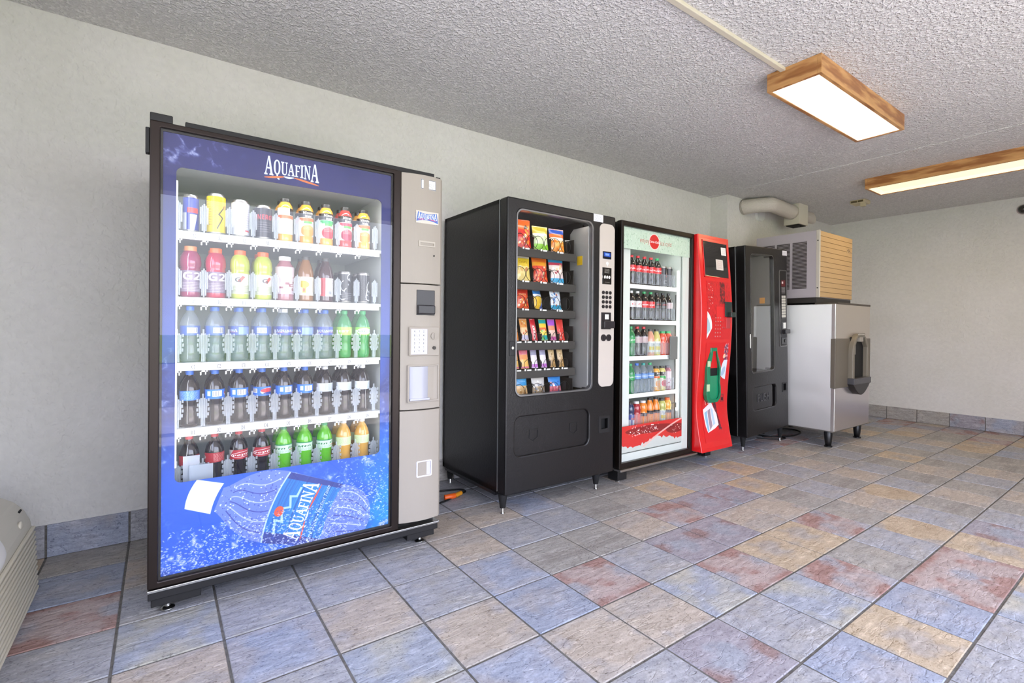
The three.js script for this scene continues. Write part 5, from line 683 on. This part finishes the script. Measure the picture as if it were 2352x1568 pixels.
  [['bluedk', 'black', 'energyBlue', 'dark blue sports drink'], ['red', 'white', 'coralLb', 'red sports drink with white cap'], ['oj', 'white', 'ojLb', 'orange sports drink with white cap'], ['oj', 'black', 'ojLb', 'orange juice with black cap'], ['oj', 'black', 'ojLb', 'orange juice with black cap'], ['ylgreen', 'dark', 'lemonLb', 'yellow-green sports drink'], ['mango', 'orange', 'ojLb', 'orange sports drink with orange cap']].forEach(([m, cp, l, t], c) => put(4, c, c === 3 || c === 4 ? 'glass' : 'wide', m, cp, l, 0.1, t));
}
// ---------------------------------------------------------------- second snack machine, leaning a little
{
  const P0 = [3.431, 0.123, -0.37], o = thing('snack_vending_machine', 'narrow black snack machine leaning beside the steel ice bin, push door', 'vending machine', P0);
  const B = (x0, x1, y0, y1, z0, z1, r) => box(P0[0] + x0, P0[0] + x1, P0[1] + y0, P0[1] + y1, z0, z1, r), z = -0.37, W = 0.752, Hh = 1.712, off = (s) => s.translate(P0[0], P0[1], 0);
  part('cabinet', [B(0, 0.02, 0, Hh, -0.95, z - 0.10), B(W - 0.02, W, 0, Hh, -0.95, z - 0.10), B(0, W, Hh - 0.02, Hh, -0.95, z - 0.10), B(0, W, 0, 0.56, -0.95, z - 0.10), B(0, W, 0, Hh, -0.95, -0.93), B(0.508, W, 0.5, Hh, -0.95, z - 0.10)].map((b) => uvm(b)), M.black, o);
  const d = rrShape(0, W, 0, Hh + 0.002, 0.013); d.holes.push(rrShape(0.082, 0.496, 0.572, 1.645, 0.04, true), rrShape(0.104, 0.512, 0.232, 0.436, 0.035, true), rrShape(0.642, 0.705, 0.352, 0.424, 0.005, true));
  part('door', uvm(off(ext(d, z - 0.092, z, 0.009)), 1.2), M.black, o);
  part('door_edge', B(-0.001, 0.004, 0.005, Hh - 0.005, z - 0.099, z - 0.092, 0.001), M.galv, o);
  const bz = rrShape(0.078, 0.500, 0.568, 1.649, 0.044); bz.holes.push(rrShape(0.088, 0.489, 0.579, 1.638, 0.036, true)); part('window_bezel', off(ext(bz, z - 0.03, z + 0.001, 0.001, 10)), std({ color: 0x5f5d5c, roughness: 0.25, metalness: 0.8 }), o);
  part('glass_pane', off(new THREE.PlaneGeometry(0.412, 1.07).translate(0.289, 1.108, z - 0.016)), std({ color: 0xffffff, transmission: 1, thickness: 0, roughness: 0, ior: 1.8 }), o);
  part('side_panel', B(0.488, 0.492, 0.57, 1.65, -0.66, z - 0.04), std({ color: 0x8c8a84, roughness: 0.45, metalness: 0.5 }), o, 'bare grey side panel'); part('panel_sticker', B(0.4865, 0.488, 1.20, 1.255, -0.505, -0.455), std({ color: 0xe09a30, roughness: 0.5 }), o, 'small orange sticker');
  part('liner', [B(0.06, 0.07, 0.55, 1.66, -0.9, z - 0.10), B(0.06, 0.5, 0.55, 1.66, -0.92, -0.9)], std({ color: 0x1a1817, roughness: 0.6 }), o);
  for (let i = 0; i < 5; i++) part('tray', B(0.07, 0.44, 0.62 + i * 0.2, 0.635 + i * 0.2, -0.9, z - 0.20), std({ color: 0x242220, roughness: 0.5 }), o);
  part('push_flap', uvm(off(ext(rrShape(0.098, 0.470, 0.226, 0.442, 0.035), z - 0.032, z - 0.012, 0.003)), 1.2), M.black, o);
  // PUSH in raised strokes
  const st = (x0, y0, x1, y1) => { const dx = x1 - x0, dy = y1 - y0, l = Math.hypot(dx, dy); return new THREE.BoxGeometry(l + 0.008, 0.009, 0.006).rotateZ(Math.atan2(dy, dx)).translate(P0[0] + (x0 + x1) / 2, P0[1] + (y0 + y1) / 2, z - 0.010); }, L = 0.20, hq = 0.06, yb = 0.305;
  const P = [], ad = (cx, ...s) => s.forEach(([a, b, c, e]) => P.push(st(cx + a * 0.034, yb + b * hq, cx + c * 0.034, yb + e * hq)));
  ad(L, [0, 0, 0, 1], [0, 1, 1, 1], [1, 1, 1, 0.5], [1, 0.5, 0, 0.5]); ad(L + 0.054, [0, 1, 0, 0], [0, 0, 1, 0], [1, 0, 1, 1]); ad(L + 0.108, [1, 1, 0, 1], [0, 1, 0, 0.5], [0, 0.5, 1, 0.5], [1, 0.5, 1, 0], [1, 0, 0, 0]); ad(L + 0.162, [0, 0, 0, 1], [1, 0, 1, 1], [0, 0.5, 1, 0.5]);
  part('push_lettering', P, std({ color: 0x47464a, roughness: 0.35 }), o, 'raised word PUSH');
  const kp = rrShape(0.588, 0.736, 0.78, 1.515, 0.02); kp.holes.push(rrShape(0.598, 0.726, 0.79, 1.505, 0.015, true)); part('keypad_frame', off(ext(kp, z - 0.002, z + 0.004, 0.001)), std({ color: 0x6e6c6c, roughness: 0.3, metalness: 0.6 }), o);
  part('keypad_plate', off(ext(rrShape(0.597, 0.727, 0.789, 1.506, 0.015), z - 0.003, z + 0.002, 0.001)), M.blackPlain, o);
  part('keypad_print', B(0.624, 0.706, 1.05, 1.42, z + 0.001, z + 0.004), printed(ctex(96, 384, (g, w, h) => { g.fillStyle = '#171517'; g.fillRect(0, 0, w, h); g.fillStyle = '#5c1418'; g.fillRect(4, 2, 88, 64); g.fillStyle = '#e6d6d6'; g.fillRect(14, 16, 30, 22); lines(g, 10, 74, 76, 7, '#dcdad8', 9); })), o, 'selection label with red top');
  const km = std({ color: 0xc9c6bd, roughness: 0.4 }); for (let r = 0; r < 8; r++) for (let c = 0; c < 2; c++) part('key', B(0.628 + c * 0.040, 0.662 + c * 0.040, 1.062 + r * 0.0265, 1.084 + r * 0.0265, z + 0.003, z + 0.007, 0.002), km, o);
  part('bill_acceptor', [B(0.618, 0.72, 0.90, 1.02, z, z + 0.006, 0.003), B(0.64, 0.735, 0.905, 0.945, z, z + 0.035, 0.006)], std({ color: 0x232124, roughness: 0.35 }), o); part('bill_light', B(0.652, 0.70, 0.955, 1.01, z + 0.005, z + 0.008, 0.002), M.white, o);
  part('coin_slot', [B(0.622, 0.722, 0.802, 0.868, z, z + 0.006, 0.004), cyl(P0[0] + 0.69, P0[1] + 0.835, z + 0.008, 0.018, 0.006, 20, 'z')], std({ color: 0x1b191b, roughness: 0.3 }), o);
  const cr = rrShape(0.632, 0.715, 0.342, 0.434, 0.006); cr.holes.push(rrShape(0.645, 0.702, 0.356, 0.421, 0.004, true)); part('coin_return', off(ext(cr, z - 0.01, z + 0.003, 0.001)), M.blackPlain, o); part('coin_return_cup', B(0.635, 0.71, 0.345, 0.43, z - 0.04, z - 0.02), M.rubber, o);
  part('handle', [B(0.046, 0.064, 0.80, 0.93, z - 0.002, z + 0.012, 0.006)], M.chrome, o, 'small chrome handle');
  part('notice_sticker', B(0.660, 0.745, 1.655, 1.700, z - 0.001, z + 0.0015), printed(ctex(64, 48, (g, w, h) => { g.fillStyle = '#ebe8ee'; g.fillRect(0, 0, w, h); lines(g, 8, 8, 48, 5, '#8890a0', 8); })), o, 'small white notice sticker');
  o.rotation.z = 0.0452;
  // legs stand upright under the leaning cabinet
  for (const [x, zz, t] of [[0.03, -0.43, 0.004], [0.70, -0.43, 0.034], [0.03, -0.88, 0.004], [0.70, -0.88, 0.034]]) {
    const c = Math.cos(-0.0452), s = Math.sin(-0.0452), y1 = 0.123 + x * 0.0452, wx = 3.431 + x, g1 = lathe([[0, 0.036], [0.015, 0.036], [0.026, y1 + 0.004], [0, y1 + 0.004]], 18), g2 = lathe([[0, 0], [0.013, 0], [0.013, 0.004], [0.006, 0.008], [0.006, 0.037], [0, 0.037]], 14);
    const inv = new THREE.Matrix4().makeRotationZ(-0.0452);
    for (const [n, g, m] of [['leg', g1, M.rubber], ['levelling_foot', g2, M.chrome]]) { g.translate(wx - P0[0], -P0[1], zz - P0[2]); g.applyMatrix4(inv); const q = new THREE.Mesh(g, m); q.name = n; q.castShadow = q.receiveShadow = true; o.add(q); }
  }
}

// ---------------------------------------------------------------- ice bin with dispenser, ice maker on top
const brush = dtex(512, 512, (u, v) => 0.5 + (fbm(u, v, 200, 3, 2, 140) - 0.5) * 0.8, false);
const dents = dtex(512, 512, (u, v) => fbm(u, v, 3, 3, 3, 150), false);
M.steel = std({ color: 0xe2e0de, metalness: 0.82, roughness: 0.46, anisotropy: 0.85, bumpMap: dents, bumpScale: 0.006 });
M.steelBright = std({ color: 0xe6e4e0, metalness: 0.85, roughness: 0.3 });
{
  const o = thing('ice_bin', 'stainless steel ice bin with arched dispenser, on black tapered legs', 'ice dispenser', [4.67, 0, -0.4]), x0 = 4.256, x1 = 5.082, y0 = 0.150, y1 = 1.340, zf = 0.0, zb = -0.80;
  part('body', uvm(box(x0, x1, y0, y1, zb, zf - 0.012, 0.004)), M.steel, o);
  part('corner_post', [box(x0 - 0.001, x0 + 0.022, y0, 0.553, zf - 0.03, zf + 0.004, 0.004), box(x0 - 0.001, x0 + 0.022, 1.014, y1, zf - 0.03, zf + 0.004, 0.004)], M.steelBright, o, 'bright folded steel corner');
  const fm = std({ color: 0xd8d0c6, metalness: 0.8, roughness: 0.38 });
  part('front_panel', box(x0 + 0.022, x1, 1.014, y1, zf - 0.014, zf, 0.003), fm, o); part('front_panel', box(x0 + 0.022, x1, y0, 0.553, zf - 0.014, zf, 0.003), std({ color: 0xdcd6d6, metalness: 0.85, roughness: 0.24 }), o);
  const plastic = std({ color: 0x6a6256, roughness: 0.4 });
  part('dark_band', [box(x0 - 0.003, x0 + 0.024, 0.553, 1.014, zf - 0.034, zf + 0.006, 0.004), box(x0 + 0.022, x1 + 0.002, 0.553, 1.014, zf - 0.014, zf + 0.006, 0.004)], plastic, o, 'dark grey plastic band across the middle');
  const cx = 4.735, hw = 0.195, out = (s, yb, V0) => { const q = new THREE.Shape(); q.moveTo(cx - hw * s, yb); q.lineTo(cx - hw * s, 0.87); q.absarc(cx, 0.87, hw * s, Math.PI, 0, true); q.lineTo(cx + hw * s, yb); if (V0) q.quadraticCurveTo(cx + hw * 0.5, V0 + 0.01, cx, V0); q.closePath(); return q; };
  const hs = out(1, 0.60); const hp = new THREE.Path(); { const w = hw * 0.78; hp.moveTo(cx - w, 0.63); hp.lineTo(cx + w, 0.63); hp.lineTo(cx + w, 0.93); hp.lineTo(cx + w * 0.5, 1.025); hp.lineTo(cx - w * 0.5, 1.025); hp.lineTo(cx - w, 0.93); hp.closePath(); } hs.holes.push(hp);
  part('dispenser_housing', ext(hs, zf, zf + 0.05, 0.008, 20), std({ color: 0x7a7264, roughness: 0.4 }), o, 'arched grey-brown dispenser housing');
  part('dispenser_cavity', box(cx - 0.155, cx + 0.155, 0.63, 1.03, zf + 0.006, zf + 0.010), std({ color: 0x0c0c0e, roughness: 0.6 }), o);
  part('chute', [box(cx - 0.05, cx + 0.03, 0.985, 1.028, zf + 0.008, zf + 0.055, 0.004), box(cx - 0.118, cx - 0.085, 0.86, 0.985, zf + 0.01, zf + 0.03, 0.004)], std({ color: 0x9d968a, roughness: 0.4 }), o);
  part('logo_plate', box(cx - 0.075, cx + 0.075, 1.045, 1.066, zf + 0.045, zf + 0.052), std({ map: ctex(128, 24, (g, w, h) => { g.fillStyle = '#7a7264'; g.fillRect(0, 0, w, h); lines(g, 8, 8, 112, 1, '#e6e2d8', 9); g.fillRect(8, 12, 108, 4); }), roughness: 0.4 }), o);
  part('drip_tray', [box(cx - 0.205, cx + 0.205, 0.575, 0.635, zf + 0.002, zf + 0.066, 0.006)], std({ color: 0x47464a, roughness: 0.35 }), o);
  const dv = new THREE.Shape(); dv.moveTo(cx - 0.205, 0.578); dv.quadraticCurveTo(cx - 0.10, 0.475, cx, 0.468); dv.quadraticCurveTo(cx + 0.10, 0.475, cx + 0.205, 0.578); dv.closePath(); part('drip_catcher', ext(dv, zf, zf + 0.056, 0.006, 10), std({ color: 0x1d1c1e, roughness: 0.35 }), o);
  part('top_trim', [box(x0 + 0.05, x1 + 0.004, 1.338, 1.356, zf - 0.20, zf + 0.003, 0.003)], std({ color: 0x4d453c, roughness: 0.5 }), o);
  part('base_flange', box(x0 - 0.004, x1, 0.140, 0.151, zb, zf - 0.01, 0.002), M.alu, o);
  for (const [x, z] of [[4.282, -0.056], [4.965, -0.062], [4.33, -0.72], [4.99, -0.72]]) part('leg', [lathe([[0, 0.012], [0.024, 0.012], [0.030, 0.05], [0.038, 0.145], [0, 0.145]], 20).translate(x, 0, z), cyl(x, 0.006, z, 0.034, 0.012, 20)], std({ color: 0x141416, roughness: 0.35 }), o);

  const m = thing('ice_maker', 'beige box-shaped ice maker with louvred side, on the steel bin', 'ice maker', [4.68, 1.3565, -0.47]), mx0 = 4.302, mx1 = 5.062, my0 = 1.408, my1 = 2.055, mz = -0.16;
  part('base_plinth', box(mx0 - 0.02, mx1, 1.3565, my0 + 0.001, -0.80, mz - 0.01, 0.004), std({ color: 0x2f2b27, roughness: 0.45 }), m, 'dark plinth');
  const side = std({ color: 0xb6aeb2, roughness: 0.45 });
  part('casing', [box(mx0, mx1, my0, my1, -0.78, mz - 0.012, 0.004)], side, m, 'pale grey casing');
  part('front_post', box(mx0 - 0.002, mx0 + 0.022, my0, my1 + 0.002, mz - 0.03, mz + 0.002, 0.004), std({ color: 0xc9c2b4, roughness: 0.45 }), m);
  const tan = std({ color: 0xc4a477, roughness: 0.5 }), N = 13;
  for (let i = 0; i < N; i++) { const h = (my1 - my0 - 0.01) / N, y = my0 + 0.004 + i * h; part('front_slat', box(mx0 + 0.022, mx1, y + 0.0025, y + h, mz - 0.012, mz, 0.003), tan, m); }
  part('logo_plate', box(4.925, 5.015, 1.888, 1.945, mz - 0.001, mz + 0.001), printed(ctex(64, 48, (g, w, h) => { g.fillStyle = '#c4a477'; g.fillRect(0, 0, w, h); g.fillStyle = '#4a3c28'; for (let i = 0; i < 4; i++) for (let k = 0; k < 3; k++) if ((i + k) % 2 || k === 1) g.fillRect(6 + i * 14, 6 + k * 13, 10, 9); })), m);
  for (const y of [1.955, 1.50]) part('screw', cyl(mx0 - 0.003, y, mz - 0.014, 0.006, 0.006, 10, 'x'), M.rubber, m);
  const dark = std({ color: 0x3a322f, roughness: 0.8 });
  for (const [za, zb] of [[-0.41, -0.274], [-0.565, -0.435], [-0.733, -0.587]]) {
    part('louver_recess', box(mx0 - 0.0012, mx0 + 0.004, 1.500, 1.962, za, zb), dark, m);
    const s = []; for (let i = 0; i < 34; i++) { const y = 1.504 + i * 0.0136, g = new THREE.BoxGeometry(0.008, 0.0014, zb - za).rotateZ(-0.7).translate(mx0 - 0.002, y + 0.005, (za + zb) / 2); s.push(g); }
    part('louver_bank', s, side, m, 'bank of thin horizontal louvres');
  }
}

// ---------------------------------------------------------------- ceiling fittings
{
  const woodT = dtex(512, 128, (u, v) => { const g = fbm(u, v, 3, 22, 4, 160, 0.6), f = fbm(u, v, 10, 80, 2, 165) - 0.5; const c = mix3([206, 154, 96], [160, 104, 54], sm(0.4, 0.66, g)); return [c[0] + f * 30, c[1] + f * 26, c[2] + f * 20]; });
  const wood = std({ map: woodT, roughness: 0.45, clearcoat: 0.2 });
  const fixture = (label, x0, x1, z0, z1, along, glow, tint, i) => {
    const y0 = 2.428, t = 0.02, o = thing('ceiling_lamp', label, 'ceiling lamp', [(x0 + x1) / 2, H - 0.10, (z0 + z1) / 2]), b = (a) => { const g = uvm(a, 1.4); if (along === 'z') { const uv = g.attributes.uv; for (let k = 0; k < uv.count; k++) uv.setXY(k, uv.getX(k), uv.getY(k)); } return g; };
    part('wooden_side', b(box(x0, x1, y0, H - 0.0002, z0, z0 + t, 0.002)), wood, o); part('wooden_side', b(box(x0, x1, y0, H - 0.0002, z1 - t, z1, 0.002)), wood, o);
    part('wooden_side', b(box(x0, x0 + t, y0, H - 0.0002, z0 + t, z1 - t, 0.002)), wood, o); part('wooden_side', b(box(x1 - t, x1, y0, H - 0.0002, z0 + t, z1 - t, 0.002)), wood, o);
    const m = std({ color: 0xffffff, emissive: tint, emissiveIntensity: glow, roughness: 0.5 });
    // shallow diffuser tray: sloping rim and a flat face
    const a = t, c = 0.035 + t, yA = y0 + 0.004, yB = y0 + 0.022, q = (p) => p, R = (s, y) => [[x0 + s, y, z0 + s], [x1 - s, y, z0 + s], [x1 - s, y, z1 - s], [x0 + s, y, z1 - s]], A = R(a, yA), Bq = R(c, yB), pos = [];
    for (let k = 0; k < 4; k++) { const n = (k + 1) % 4; pos.push(...A[k], ...A[n], ...Bq[n], ...A[k], ...Bq[n], ...Bq[k]); } pos.push(...Bq[0], ...Bq[1], ...Bq[2], ...Bq[0], ...Bq[2], ...Bq[3]);
    const g = new THREE.BufferGeometry(); g.setAttribute('position', new THREE.Float32BufferAttribute(pos, 3)); g.setAttribute('uv', new THREE.Float32BufferAttribute(new Float32Array(pos.length / 3 * 2), 2)); g.computeVertexNormals();
    part('diffuser', g, m, o, 'glowing white diffuser');
    part('housing', box(x0 + t, x1 - t, yB + 0.004, H - 0.0004, z0 + t, z1 - t), M.white, o);
    lamp((x0 + x1) / 2, y0 - 0.001, (z0 + z1) / 2, (x0 + x1) / 2, 0, (z0 + z1) / 2 + 0.0001, along === 'x' ? x1 - x0 - 0.07 : x1 - x0 - 0.07, z1 - z0 - 0.07, i[0], i[1]);
  };
  fixture('wood-framed fluorescent ceiling lamp with a raceway at one end', 1.965, 3.195, 0.533, 0.818, 'x', 1.0, 0xfff6e2, [0xffe9cc, LAMP]);
  fixture('long wood-framed ceiling lamp near the far wall, beside the smoke alarm', 4.575, 4.945, 0.115, 1.345, 'z', 0.98, 0xfff0b8, [0xffdfa6, LAMP]);
  const rw = thing('wire_raceway', 'thin cream wire raceway running along the ceiling to the lamp', 'raceway', [1.0, 2.51, 0.62]); part('cover', box(-0.2, 1.966, H - 0.018, H + 0.001, 0.606, 0.636, 0.004), std({ color: 0xd5cdb8, roughness: 0.5 }), rw);
  const sd = thing('smoke_alarm', 'small cream smoke alarm on the ceiling by the far lamp', 'smoke alarm', [5.43, H - 0.03, -0.2]), cr = std({ color: 0xcfc39e, roughness: 0.5 });
  part('casing', [box(5.355, 5.505, H - 0.045, H - 0.0055, -0.295, -0.150, 0.006)], cr, sd); part('sensor_leg', [box(5.36, 5.40, H - 0.085, H - 0.04, -0.20, -0.155, 0.004)], cr, sd); part('vent', [box(5.352, 5.356, H - 0.036, H - 0.016, -0.285, -0.228), box(5.352, 5.356, H - 0.036, H - 0.016, -0.220, -0.170)], std({ color: 0x5e5232, roughness: 0.7 }), sd);
  const cam = thing('dome_camera', 'small black dome camera high on the far wall', 'camera', [XR, 2.392, 0.885]); part('dome', new THREE.SphereGeometry(0.048, 24, 16, 0, Math.PI * 2, 0, Math.PI / 2).rotateZ(Math.PI / 2).scale(1.1, 1, 1).translate(XR, 2.392, 0.885), std({ color: 0x0c0b0c, roughness: 0.12, clearcoat: 1 }), cam); part('ring', cyl(XR - 0.004, 2.390, 0.885, 0.054, 0.008, 28, 'x'), std({ color: 0xb9a8a6, roughness: 0.5 }), cam);
  // ducting over the ice maker
  const dw = std({ color: 0xd5cdc2, roughness: 0.6, bumpMap: wallBump, bumpScale: 0.002 }), d = thing('air_duct', 'white round air duct elbow with square box under the ceiling', 'duct', [4.7, 2.43, -0.8]);
  part('pipe', tube([[4.365, 2.432, -0.962], [4.367, 2.432, -0.93], [4.385, 2.432, -0.87], [4.44, 2.434, -0.785], [4.485, 2.435, -0.735], [4.55, 2.435, -0.73], [4.80, 2.434, -0.745], [5.01, 2.432, -0.755]], 0.078, 48, 20), dw, d);
  part('collar', cyl(4.3655, 2.432, -0.956, 0.084, 0.022, 24, 'z'), dw, d); part('collar', cyl(4.994, 2.432, -0.7545, 0.084, 0.02, 24, 'x'), dw, d);
  part('square_box', [box(5.002, 5.212, 2.292, 2.5238, -0.842, -0.668, 0.004)], std({ color: 0xd8d2c2, roughness: 0.5 }), d); part('box_damper', [box(5.02, 5.195, 2.284, 2.293, -0.825, -0.685), box(5.09, 5.10, 2.268, 2.286, -0.70, -0.69)], M.rubber, d);
  const so = new THREE.CylinderGeometry(0.088, 0.062, 0.30, 24, 6); { const p = so.attributes.position; for (let k = 0; k < p.count; k++) { const t = p.getY(k) / 0.30 + 0.5, x = p.getX(k), z = p.getZ(k); p.setXYZ(k, x * (1 - 0.25 * t), p.getY(k) + x * 0.35 * t, z * (1 - 0.45 * t)); } so.computeVertexNormals(); }
  part('end_sleeve', so.rotateZ(-Math.PI / 2 + 0.02).translate(5.355, 2.430, -0.755), dw, d);
  const cp = thing('wall_cover', 'round white cover plate on the wall beneath the duct', 'cover plate', [4.70, 2.40, PZ]); part('plate', cyl(4.70, 2.405, PZ + 0.014, 0.082, 0.03, 32, 'z', 0.082), M.white, cp); part('hole', cyl(4.695, 2.43, PZ + 0.030, 0.010, 0.003, 12, 'z'), M.rubber, cp);
}

// ---------------------------------------------------------------- air conditioner on the left wall, cords on the floor
{
  const o = thing('air_conditioner', 'cream through-wall air conditioner with ribbed front, at the frame edge', 'air conditioner', [-1.30, 0, 0.2]);
  const prof = (t) => { // along the section from the foot of the front to the back of the top
    const L = [[-1.186, 0.03], [-1.190, 0.10], [-1.194, 0.20], [-1.198, 0.27], [-1.206, 0.315], [-1.224, 0.357], [-1.252, 0.392], [-1.29, 0.418], [-1.34, 0.430], [-1.42, 0.434]], f = t * (L.length - 1), i = Math.min(L.length - 2, Math.floor(f)), k = f - i; return [L[i][0] + (L[i + 1][0] - L[i][0]) * k, L[i][1] + (L[i + 1][1] - L[i][1]) * k]; };
  const zA = -0.735, zB = 1.05, s = new THREE.Shape(); s.moveTo(1.419, 0.0); s.lineTo(1.20, 0.0); s.lineTo(1.20, 0.03); for (let i = 0; i <= 40; i++) { const p = prof(i / 40); s.lineTo(-p[0] - (i === 40 ? 0.001 : 0), p[1]); } s.closePath();
  const cream = std({ color: 0xc9c4b6, roughness: 0.42 });
  part('casing', new THREE.ExtrudeGeometry(s, { depth: zB - zA - 0.012, bevelEnabled: true, bevelThickness: 0.006, bevelSize: 0.004, bevelOffset: -0.004, bevelSegments: 2 }).rotateY(Math.PI).translate(0, 0, zB - 0.006), cream, o);
  for (let i = 0; i < 13; i++) { const y = 0.042 + i * 0.0198, x = prof(0.02 + i / 13 * 0.33)[0]; part('rib', box(x - 0.004, x + 0.009, y, y + 0.0115, zA + 0.012, zB - 0.02, 0.004), std({ color: 0xcdc7b4, roughness: 0.45 }), o); }
  const nu = 30, nv = 16, pos = [], idx = [], uv = []; for (let a = 0; a <= nu; a++) for (let b = 0; b <= nv; b++) { const v = b / nv, u = a / nu, t = 0.40 + v * 0.36, r = 0.16, dz = v > 0.5 ? 0 : 0, k = Math.max(0, Math.abs(v - 0.5) - 0.18) / 0.32, z0 = -0.385 + 0.10 * (1 - Math.sqrt(Math.max(0, 1 - k * k))), z = z0 + (0.9 - z0) * u, p = prof(t), q = prof(Math.min(1, t + 0.01)), nx = q[1] - p[1], ny = -(q[0] - p[0]), l = Math.hypot(nx, ny) || 1, e = Math.min(1, Math.min(u * nu / 1.2, v * nv / 1.2, (1 - v) * nv / 1.2)) * 0.006; pos.push(p[0] + nx / l * e, p[1] + ny / l * e, z); uv.push(u, v); }
  for (let a = 0; a < nu; a++) for (let b = 0; b < nv; b++) { const i = a * (nv + 1) + b, j = i + nv + 1; idx.push(i, i + 1, j, j, i + 1, j + 1); } const lg = new THREE.BufferGeometry(); lg.setAttribute('position', new THREE.Float32BufferAttribute(pos, 3)); lg.setAttribute('uv', new THREE.Float32BufferAttribute(uv, 2)); lg.setIndex(idx); lg.computeVertexNormals();
  part('control_lid', lg, std({ color: 0xe9e8e6, roughness: 0.35 }), o, 'smooth white control lid with rounded corner');
  part('screw_slot', box(-0.004, 0.004, -0.004, 0.004, -0.016, 0.016, 0.003).rotateZ(0.8).translate(-1.2285, 0.3645, -0.688), M.rubber, o); part('catch_button', new THREE.SphereGeometry(0.016, 16, 12).scale(0.5, 1, 1).translate(-1.2125, 0.335, -0.60), std({ color: 0xbdb6a6, roughness: 0.4 }), o);

  const c = thing('extension_cord', 'black cord looping on the floor with an orange plug, behind the blue machine', 'cord', [0.70, 0, -0.81]), bl = std({ color: 0x0c0c0d, roughness: 0.5 });
  part('cable', tube([[0.40, 0.006, -0.86], [0.55, 0.006, -0.93], [0.70, 0.006, -0.96], [0.82, 0.012, -0.90], [0.83, 0.012, -0.845], [0.775, 0.014, -0.82]], 0.006, 40, 8), bl, c); part('cable', tube([[0.40, 0.006, -0.70], [0.55, 0.006, -0.745], [0.66, 0.008, -0.775], [0.71, 0.014, -0.79]], 0.006, 30, 8), bl, c);
  part('plug', [tube([[0.785, 0.016, -0.825], [0.755, 0.018, -0.808], [0.725, 0.016, -0.795]], 0.014, 10, 10)], std({ color: 0xe89a24, roughness: 0.4 }), c, 'yellow-orange plug'); part('socket', [tube([[0.725, 0.018, -0.797], [0.69, 0.02, -0.792], [0.655, 0.018, -0.80]], 0.017, 10, 10)], std({ color: 0xf0641c, roughness: 0.4 }), c, 'bright orange socket');
  const w = thing('power_cable', 'black power cable lying on the floor between snack machine and ice bin', 'cable', [4.35, 0, -0.5]); part('cable', tube([[4.20, 0.006, -0.80], [4.22, 0.006, -0.60], [4.35, 0.006, -0.50], [4.50, 0.006, -0.46], [4.72, 0.006, -0.50], [4.80, 0.006, -0.62], [4.70, 0.006, -0.74], [4.5, 0.006, -0.80]], 0.007, 60, 8), bl, w); part('cable', tube([[4.05, 0.006, -0.62], [4.12, 0.006, -0.52], [4.22, 0.006, -0.45], [4.30, 0.006, -0.46], [4.28, 0.006, -0.55], [4.16, 0.006, -0.62]], 0.006, 40, 8), bl, w);
}
scene.traverse((o) => { if (o.isMesh) { o.castShadow = true; o.receiveShadow = true; } });
renderer.render(scene, camera);
